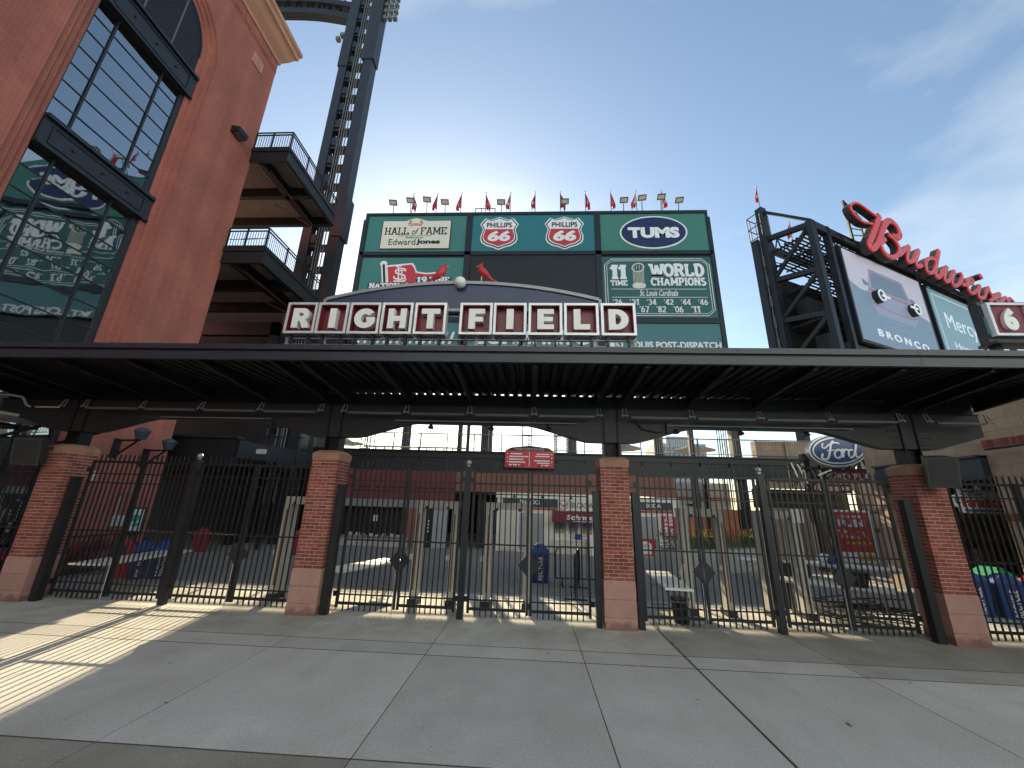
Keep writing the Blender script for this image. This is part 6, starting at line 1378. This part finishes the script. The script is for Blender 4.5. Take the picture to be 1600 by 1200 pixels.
build('board', rect(MB(), PF, 0, 2.85, 3.62, 4.16, 0, .08), 'bin_maroon', pz); text('FORD PLAZA', PF, .12, 2.6, 3.76, 4.04, .08, .10, 'white_paint', pz, bold=.02); build('post', MB().box(13.1, 13.22, 10.25, 10.35, 0, 4.1).box(15.7, 15.82, 10.05, 10.15, 0, 4.1), 'steel_dark', pz)
build('lower_board', rect(MB(), PF, .05, 1.2, 3.18, 3.55, 0, .06), 'bin_maroon', pz); build('print_block', rect(rect(rect(MB(), PF, .12, .40, 3.26, 3.46, .06, .075), PF, .46, .72, 3.26, 3.46, .06, .075), PF, .78, 1.08, 3.30, 3.46, .06, .075), 'white_paint', pz, kind='stuff')
# banner wall
bw = thing('banner_wall', 'tan block wall with dark opening behind the red banner', 'wall', (17.5, 13.6, 0))
brickmat('block_wall_x', (0.42, 0.31, 0.215), (0.38, 0.28, 0.19), (0.30, 0.22, 0.16), 'X', 0.61, 0.305, 0.012)
build('wall', MB().box(17.15, 22, 13.4, 13.8, 0, 6.0).box(12.2, 17.15, 13.6, 13.9, 0, 2.5).box(12.2, 17.15, 13.5, 13.9, 3.5, 6.0), 'block_wall_x', bw); build('dark_opening', MB().box(12.2, 17.15, 14.4, 14.5, 2.5, 3.5), 'black_paint', bw); build('brick_band', MB().box(17.14, 22, 13.385, 13.4, 1.45, 1.65).box(17.14, 22, 13.385, 13.4, 2.35, 2.5), 'brick', bw)
bn = thing('red_banner', 'tall red banner reading JOIN THE FUN with white border', 'banner', (16.25, 13.2, 0)); BF = Fr((0, 13.2, 0), (1, 0, 0))
build('cloth', rect(MB(), BF, 15.3, 17.18, .02, 2.5, 0, .03), 'white_paint', bn); build('field', rect(MB(), BF, 15.34, 17.02, .5, 2.4, .03, .036), 'poster_red', bn)
text('JOIN THE', BF, 15.6, 16.72, 2.08, 2.24, .036, .044, 'white_paint', bn, bold=.04); text('FUN', BF, 15.55, 16.85, 1.68, 2.03, .036, .044, 'white_paint', bn, bold=.08)
mb = MB()
for i in range(22): x = 15.5 + random.random() * 1.35; z = 1.15 + random.random() * .35; prism(mb, BF, ell(x, z, .05, .06, 8), .036, .04 + i * .0006)
build('crowd_print', mb, 'tan_beak', bn); mb = MB()
for i, (a, w_) in enumerate(((15.65, .08), (15.8, .2), (16.05, .14), (16.24, .3), (16.6, .12), (16.77, .18))): rect(mb, BF, a, a + w_, .88, .98, .036, .042)
build('yellow_line', mb, 'yellow', bn, kind='stuff')
mb = MB(); rect(mb, BF, 16.3, 17.0, .1, .42, .03, .04); build('yellow_print', mb, 'yellow', bn)
build('upper_post', MB().box(15.2, 15.28, 13.2, 13.26, 0, 2.55).box(17.2, 17.28, 13.2, 13.26, 0, 2.55), 'grey_metal', bn)
# pale and salmon wall behind the planter
t = thing('salmon_wall', 'salmon and white wall behind the flower planter in the right bay', 'wall', (10.2, 17, 0)); build('wall', MB().box(7.7, 14.5, 17, 17.4, 0, 2.35), 'salmon', t); build('upper_wall', MB().box(7.7, 12.2, 16.98, 17.4, 2.35, 3.9), 'pale_wall', t); build('red_rail', MB().box(7.7, 14.5, 16.9, 16.97, 2.95, 3.02), 'sign_red', t)
mb = MB(); mb.box(10.6, 10.75, 16.7, 16.85, 0, 4.2); mb.box(9.5, 10.2, 16.9, 16.97, 2.5, 2.62); mb.box(9.9, 10.3, 16.7, 16.9, 2.7, 3.3); build('post_fitting', mb, 'steel_dark', t)
mb = MB()
for i in range(30): mb.box(8.0 + i * .2, 8.03 + i * .2, 16.4, 16.43, 0, 1.1)
mb.box(8, 14, 16.4, 16.43, 1.08, 1.12); o = build('picket_rail', mb, 'iron', t)
# planter with hedge and flowers
pt = thing('flower_planter', 'long concrete planter with clipped hedge and red and yellow flowers', 'planter', (7.2, 7.5, 0)); a_, b_ = Vector((4.95, 6.6, 0)), Vector((9.9, 9.2, 0)); d_ = (b_ - a_).normalized(); nn_ = Vector((-d_.y, d_.x, 0))
build('trough', MB().bar(a_ + Vector((0, 0, .42)) + nn_ * .4, b_ + Vector((0, 0, .42)) + nn_ * .4, .8, .84), 'planter', pt)
lf = MB(); fl1 = MB(); fl2 = MB()
def leafq(mb, p, s):
    a = Vector((random.gauss(0, 1), random.gauss(0, 1), random.gauss(0, 1))).normalized(); b = a.orthogonal().normalized(); c = a.cross(b)
    mb.add([p - b * s, p + c * s * .5, p + b * s, p - c * s * .5], [(0, 1, 2, 3)])
Lh = (b_ - a_).length
for i in range(5200):
    u_ = random.random() * Lh; w_ = random.uniform(.03, .77); top_ = 1.32 + .10 * sin(u_ * 5) + .14 * sin(u_ * 1.7 + 1); z = random.uniform(.82, top_)
    leafq(lf, a_ + d_ * u_ + nn_ * w_ + Vector((0, 0, z)), random.uniform(.02, .045))
for i in range(900):
    u_ = random.uniform(.8, Lh); p = a_ + d_ * u_ + nn_ * random.uniform(.0, .6) + Vector((0, 0, 1.28 + .3 * random.random() ** 1.3)); leafq(fl1 if sin(u_ * 2.3) > -.1 else fl2, p, random.uniform(.025, .05))
o = build('hedge', lf, 'leaf', pt); o['kind'] = 'stuff'; o = build('flowers', fl1, 'bloom_red', pt); o['kind'] = 'stuff'; o = build('flowers', fl2, 'bloom_yellow', pt); o['kind'] = 'stuff'

# ================================================================ SECURITY GEAR, TABLES, BINS
def detector(x0, x1, y, lab):
    t = thing('metal_detector', lab, 'detector', ((x0 + x1) / 2, y, 0), 'walk-through metal detectors behind the gates')
    for x in (x0, x1):
        w = .075
        o = build('side_panel', MB().box(x - w, x + w, y - .02, y + .32, .12, 2.12), 'detector', t); build('stripe', MB().box(x - .018, x + .018, y - .028, y - .02, .3, 2.0), 'detector_stripe', o)
        build('foot', MB().box(x - .1, x + .1, y - .06, y + .36, 0, .12), 'girder_grey', t)
        build('sensor_knob', MB().box(x - .16, x - w, y - .01, y + .12, .95, 1.06), 'detector', o)
    o = build('crosspiece', MB().box(x0 - .08, x1 + .08, y - .03, y + .34, 2.12, 2.30), 'detector', t)
    mb = MB()
    for q in (.2, .8): xx = x0 + (x1 - x0) * q; mb.box(xx - .03, xx + .03, y - .045, y - .03, 2.10, 2.17)
    build('indicator', mb, 'black_paint', o)
detector(-6.0, -5.12, 1.15, 'metal detector frame behind the left bay, beside the stained pier')
detector(-2.74, -1.86, 1.30, 'metal detector frame in the middle bay with the shutter door seen through it')
detector(-1.03, -.10, 1.32, 'metal detector frame behind the middle bay, in front of the snack stand')
detector(3.65, 4.52, 1.42, 'metal detector frame in the right bay with the flower planter seen through it')
detector(5.52, 6.25, 1.45, 'metal detector frame at the right with a paper notice on its corner')
t = tag(build('paper_notice', MB().box(6.16, 6.42, 1.39, 1.405, 2.05, 2.36), 'white_paint'), 'white paper notice on the right hand metal detector', 'notice')
def table(c, yaw, L, Wd, z, lab, folded=False):
    t = thing('folding_table', lab, 'table', (c[0], c[1], 0), 'white folding tables behind the gates'); R_ = Matrix.Rotation(yaw, 3, 'Z'); O = Vector((c[0], c[1], 0))
    def q(x, y, zz): return O + R_ @ Vector((x, y, zz))
    mb = MB(); mb.bar(q(-L / 2, 0, z - .02), q(L / 2, 0, z - .02), Wd, .04); build('table_top', mb, 'table_top', t); build('apron', MB().bar(q(-L / 2 + .1, 0, z - .055), q(L / 2 - .1, 0, z - .055), Wd - .12, .03), 'tube_grey', t)
    for s in (-1, 1):
        mb = MB(); x = s * (L / 2 - .25)
        for y in (-Wd / 2 + .08, Wd / 2 - .08): mb.tube(q(x, y, z - .05), q(x + s * .06, y, .0), .014, 6)
        mb.tube(q(x + s * .06, -Wd / 2 + .08, .02), q(x + s * .06, Wd / 2 - .08, .02), .014, 6); mb.tube(q(x + s * .02, -Wd / 2 + .08, .45), q(x + s * .02, Wd / 2 - .08, .45), .012, 6); mb.tube(q(x, 0, .47), q(x - s * .45, 0, z - .06), .01, 6); build('leg_frame', mb, 'grey_metal', t)
table((-4.15, 1.75), radians(71), 2.3, .62, .74, 'white folding table glaring in the sun behind the middle bay, left side')
table((3.12, 1.35), radians(84), 2.3, .55, .74, 'white folding table end-on behind the right bay beside the middle right pier')
table((-10.0, 1.7), radians(95), 2.8, .72, .74, 'white folding table in front of the red and blue bins at left')
table((8.0, 5.9), radians(-25), 1.9, .7, .74, 'white folding table far back in the right bay by the planter')
table((7.0, 1.65), radians(-38), 2.1, .7, .74, 'white folding table at right with a black crate on it')
table((7.75, 2.2), radians(-38), 2.1, .7, 1.08, 'tall white folding table at right holding bags, behind the black crate')
t = thing('black_crate', 'black plastic crate on the front white table at right', 'crate', (7.2, 1.45, .74))
mb = MB(); O = Vector((7.25, 1.4, .742)); R_ = Matrix.Rotation(radians(-38), 3, 'Z'); q = [(-.26, -.2, 0), (.26, -.2, 0), (.26, .2, 0), (-.26, .2, 0), (-.32, -.25, .3), (.32, -.25, .3), (.32, .25, .3), (-.32, .25, .3)]
mb.add([O + R_ @ Vector(p) for p in q], [(0, 3, 2, 1), (0, 1, 5, 4), (1, 2, 6, 5), (2, 3, 7, 6), (3, 0, 4, 7), (4, 5, 6, 7)]); build('tub', mb, 'plastic_black', t); build('rim', MB().bar(O + R_ @ Vector((-.33, 0, .31)), O + R_ @ Vector((.33, 0, .31)), .54, .03), 'plastic_black', t); build('handle', MB().bar(O + R_ @ Vector((-.1, -.26, .2)), O + R_ @ Vector((.1, -.26, .2)), .02, .03), 'grey_metal', t)
t = thing('plastic_bag', 'blue and white plastic bag on the tall white table at right', 'bag', (7.5, 2.3, 1.08)); build('sack', MB().sphere((7.42, 2.45, 1.18), .17, 12, 8, .75), 'poster_white', t, shade=True); build('print', MB().sphere((7.5, 2.34, 1.16), .13, 12, 8, .8), 'bin_blue', t, shade=True)
t = tag(build('red_cloth', MB().sphere((7.0, 2.75, 1.15), .09, 10, 7, .8), 'bin_red', shade=True), 'small red cloth bundle on the tall white table at right', 'cloth')
t = thing('cable_heap', 'tangled heap of black stanchions and cables under the right tables', 'cables', (7.2, 1.6, 0)); mb = MB()
for i in range(46):
    p = Vector((random.uniform(6.5, 8.0), random.uniform(1.2, 2.5), random.uniform(.02, .35))); a = radians(-38) + random.gauss(0, .25); l_ = random.uniform(.3, .9); mb.tube(p, p + Vector((cos(a) * l_, sin(a) * l_, random.uniform(-.05, .12))), .016, 5)
o = build('poles', mb, 'plastic_black', t); o['kind'] = 'stuff'
mb = MB()
for i in range(4): p = Vector((6.45 + i * .12, 1.9 + i * .1, .24 + .05 * (i % 2))); mb.tube(p, p + Vector((.9, -.65, -.1)), .022, 6)
build('chrome_poles', mb, 'galv', t)
t = thing('pole_stand', 'dark cart with upright chrome poles behind the right hand detector', 'cart', (6.6, 2.6, 0)); build('cart', MB().box(6.35, 7.0, 2.4, 2.9, .75, 1.05).box(6.4, 6.45, 2.45, 2.5, 0, .75).box(6.9, 6.95, 2.45, 2.5, 0, .75).box(6.4, 6.45, 2.8, 2.85, 0, .75).box(6.9, 6.95, 2.8, 2.85, 0, .75), 'plastic_black', t); mb = MB()
for x, h_ in ((6.45, 1.45), (6.6, 1.6), (6.75, 1.4)): mb.tube((x, 2.6, 1.05), (x, 2.6, h_), .02, 6); mb.cyl((x, 2.6), .06, 1.05, 1.08, 10)
build('pole', mb, 'galv', t)
def bin_(c, m, lab, w=.56, h=.98, grp=None, yaw=0., word=None, dome=True, lid=None):
    t = thing('waste_bin', lab, 'bin', (c[0], c[1], 0), grp); R_ = Matrix.Rotation(yaw, 3, 'Z'); O = Vector((c[0], c[1], 0)); w2, b2 = w / 2, w / 2 * .86; hb = h * .74
    def put(mb, q, f): mb.add([O + R_ @ Vector(p) for p in q], f)
    mb = MB(); put(mb, [(-b2, -b2, 0), (b2, -b2, 0), (b2, b2, 0), (-b2, b2, 0), (-w2, -w2, hb), (w2, -w2, hb), (w2, w2, hb), (-w2, w2, hb)], [(0, 3, 2, 1), (4, 5, 6, 7), (0, 1, 5, 4), (1, 2, 6, 5), (2, 3, 7, 6), (3, 0, 4, 7)]); bd_ = build('bin_body', mb, m, t)
    mb = MB(); r = w2 + .02; put(mb, [(-r, -r, hb), (r, -r, hb), (r, r, hb), (-r, r, hb), (-r, -r, hb + .07), (r, -r, hb + .07), (r, r, hb + .07), (-r, r, hb + .07), (-r * .3, -r * .55, h), (r * .3, -r * .55, h), (r * .3, r * .55, h), (-r * .3, r * .55, h)],
        [(0, 3, 2, 1), (0, 1, 5, 4), (1, 2, 6, 5), (2, 3, 7, 6), (3, 0, 4, 7), (4, 5, 9, 8), (5, 6, 10, 9), (6, 7, 11, 10), (7, 4, 8, 11), (8, 9, 10, 11)]); ld = build('lid', mb, lid or m, t)
    mb = MB(); put(mb, [(-r * .5, -r * .86 - .006, hb + .09), (r * .5, -r * .86 - .006, hb + .09), (r * .32, -r * .64 - .012, h - .06), (-r * .32, -r * .64 - .012, h - .06)], [(0, 1, 2, 3)]); build('opening', mb, 'black_paint', ld)
    if word:
        fr = Fr(O + R_ @ Vector((0, -w2 * .955, 0)), R_ @ Vector((1, 0, 0))); vs, fs2, bd2 = text_geo(word, .02); xs = [v[0] for v in vs]; ys = [v[1] for v in vs]; mb = MB(); hh_ = .15; ll = hb * .8
        mb.add([fr.p((-(v[1] - min(ys)) / (max(ys) - min(ys)) + .5) * hh_, hb * .1 + (v[0] - min(xs)) / (max(xs) - min(xs)) * ll, .012 + .026 * ((v[0] - min(xs)) / (max(xs) - min(xs)))) for v in vs], fs2); build('lettering', mb, 'poster_white', bd_)
bin_((-11.45, 2.7), 'bin_red', 'bright red waste bin beside two blue bins in the left bay', w=.44, h=.98, yaw=.75, grp='bins in the left bay')
bin_((-10.95, 2.75), 'bin_navy', 'blue recycling bin next to the red bin in the left bay', w=.44, h=.98, yaw=.75, grp='bins in the left bay', word='RECYCLE', lid='bin_blue')
bin_((-10.5, 2.95), 'bin_navy', 'blue recycling bin at the right end of the left bay row', w=.44, h=.98, yaw=.75, grp='bins in the left bay', word='RECYCLE', lid='bin_blue')
bin_((-13.9, 8.4), 'bin_maroon', 'maroon bin far back in the left bay behind the tall gate post', w=.55, h=.95, yaw=.6, grp='maroon bins')
bin_((-9.75, 8.6), 'bin_maroon', 'maroon bin seen through the metal detector in the left bay', w=.55, h=1.0, yaw=.5, grp='maroon bins')
bin_((.28, 4.75), 'bin_navy', 'tall blue recycling bin behind the middle bay diamond plate', w=.55, h=1.12, grp='bins in the middle', word='RECYCLE', lid='bin_blue')
bin_((11.05, 2.75), 'bin_blue', 'blue recycling bin nearest the far right pier', w=.5, h=.98, grp='bins at the right edge', yaw=-.4, word='RECYCLE')
bin_((11.62, 2.5), 'bin_blue', 'blue recycling bin in the middle of the right edge row', w=.5, h=.98, grp='bins at the right edge', yaw=-.4, word='RECYCLE')
bin_((12.15, 2.3), 'bin_red', 'red waste bin at the right edge of the picture', w=.5, h=.98, grp='bins at the right edge', yaw=-.4)
bin_((12.2, 3.3), 'bin_green', 'green compost bin behind the red bin at the right edge', w=.62, h=1.05, grp='bins at the right edge', yaw=.3)
t = thing('a_frame_sign', 'white A-frame board leaning behind the blue bins at right', 'sign', (11.35, 3.9, 0)); build('panel', MB().bar((11.2, 3.9, 0), (11.35, 3.9, 1.15), .5, .03, (0, 1, 0)).bar((11.75, 3.9, 0), (11.38, 3.9, 1.15), .5, .03, (0, 1, 0)), 'white_paint', t); build('sheet', MB().bar((11.16, 3.9, .3), (11.27, 3.9, 1.05), .4, .02, (0, 1, 0)), 'poster_red', t)
t = thing('black_bucket', 'black waste basket standing behind the right bay gate', 'bucket', (3.18, .78, 0)); build('tub', MB().cyl((3.18, .78), .15, 0, .44, 18, .185), 'plastic_black', t, shade=True); build('rim', MB().cyl((3.18, .78), .2, .44, .47, 18), 'plastic_black', t)
def barricade(c, yaw, lab):
    t = thing('crowd_barrier', lab, 'barrier', (c[0], c[1], 0), 'black crowd barriers'); R_ = Matrix.Rotation(yaw, 3, 'Z'); O = Vector((c[0], c[1], 0)); q = lambda x, z, y=0: O + R_ @ Vector((x, y, z))
    mb = MB(); mb.path([q(-1, .2), q(-1, .9), q(-.95, 1.03), q(-.85, 1.08), q(.85, 1.08), q(.95, 1.03), q(1, .9), q(1, .2), q(-1, .2)], .02, 8); build('frame', mb, 'iron', t)
    for i in range(1, 13): build('bar', MB().tube(q(-1 + i * 2 / 13, .2), q(-1 + i * 2 / 13, 1.08), .009, 5), 'iron', t)
    for x in (-.8, .8): build('foot', MB().bar(q(x, .02, -.3), q(x, .02, .3), .05, .03).tube(q(x, .02), q(x, .22), .018, 6), 'iron', t)
barricade((1.75, 4.25), 0.0, 'black crowd barrier facing the gates behind the middle bay')
barricade((1.28, 3.2), radians(80), 'black crowd barrier turned end-on behind the middle bay')
barricade((2.05, 2.9), radians(80), 'black crowd barrier turned end-on beside the middle right pier')
barricade((4.9, 5.4), radians(70), 'black crowd barrier turned end-on before the flower planter')
# rail and bench by the brick wall
t = thing('wall_railing', 'dark guard railing with maroon top along the brick wall behind the left gates', 'railing', (-12.3, 2.2, 0)); mb = MB(); mb.box(-12.42, -12.38, .9, 4.4, 1.05, 1.1); mb.box(-12.42, -12.38, .9, 4.4, .12, .16); build('rail', mb, 'iron', t); mb = MB()
for i in range(30): mb.box(-12.41, -12.39, .95 + i * .118, .97 + i * .118, .14, 1.06)
o = build('picket', mb, 'iron', t); o['kind'] = 'stuff'; build('maroon_ledge', MB().box(-13.95, -12.6, 1.0, 4.2, .62, .78), 'bin_maroon', t)
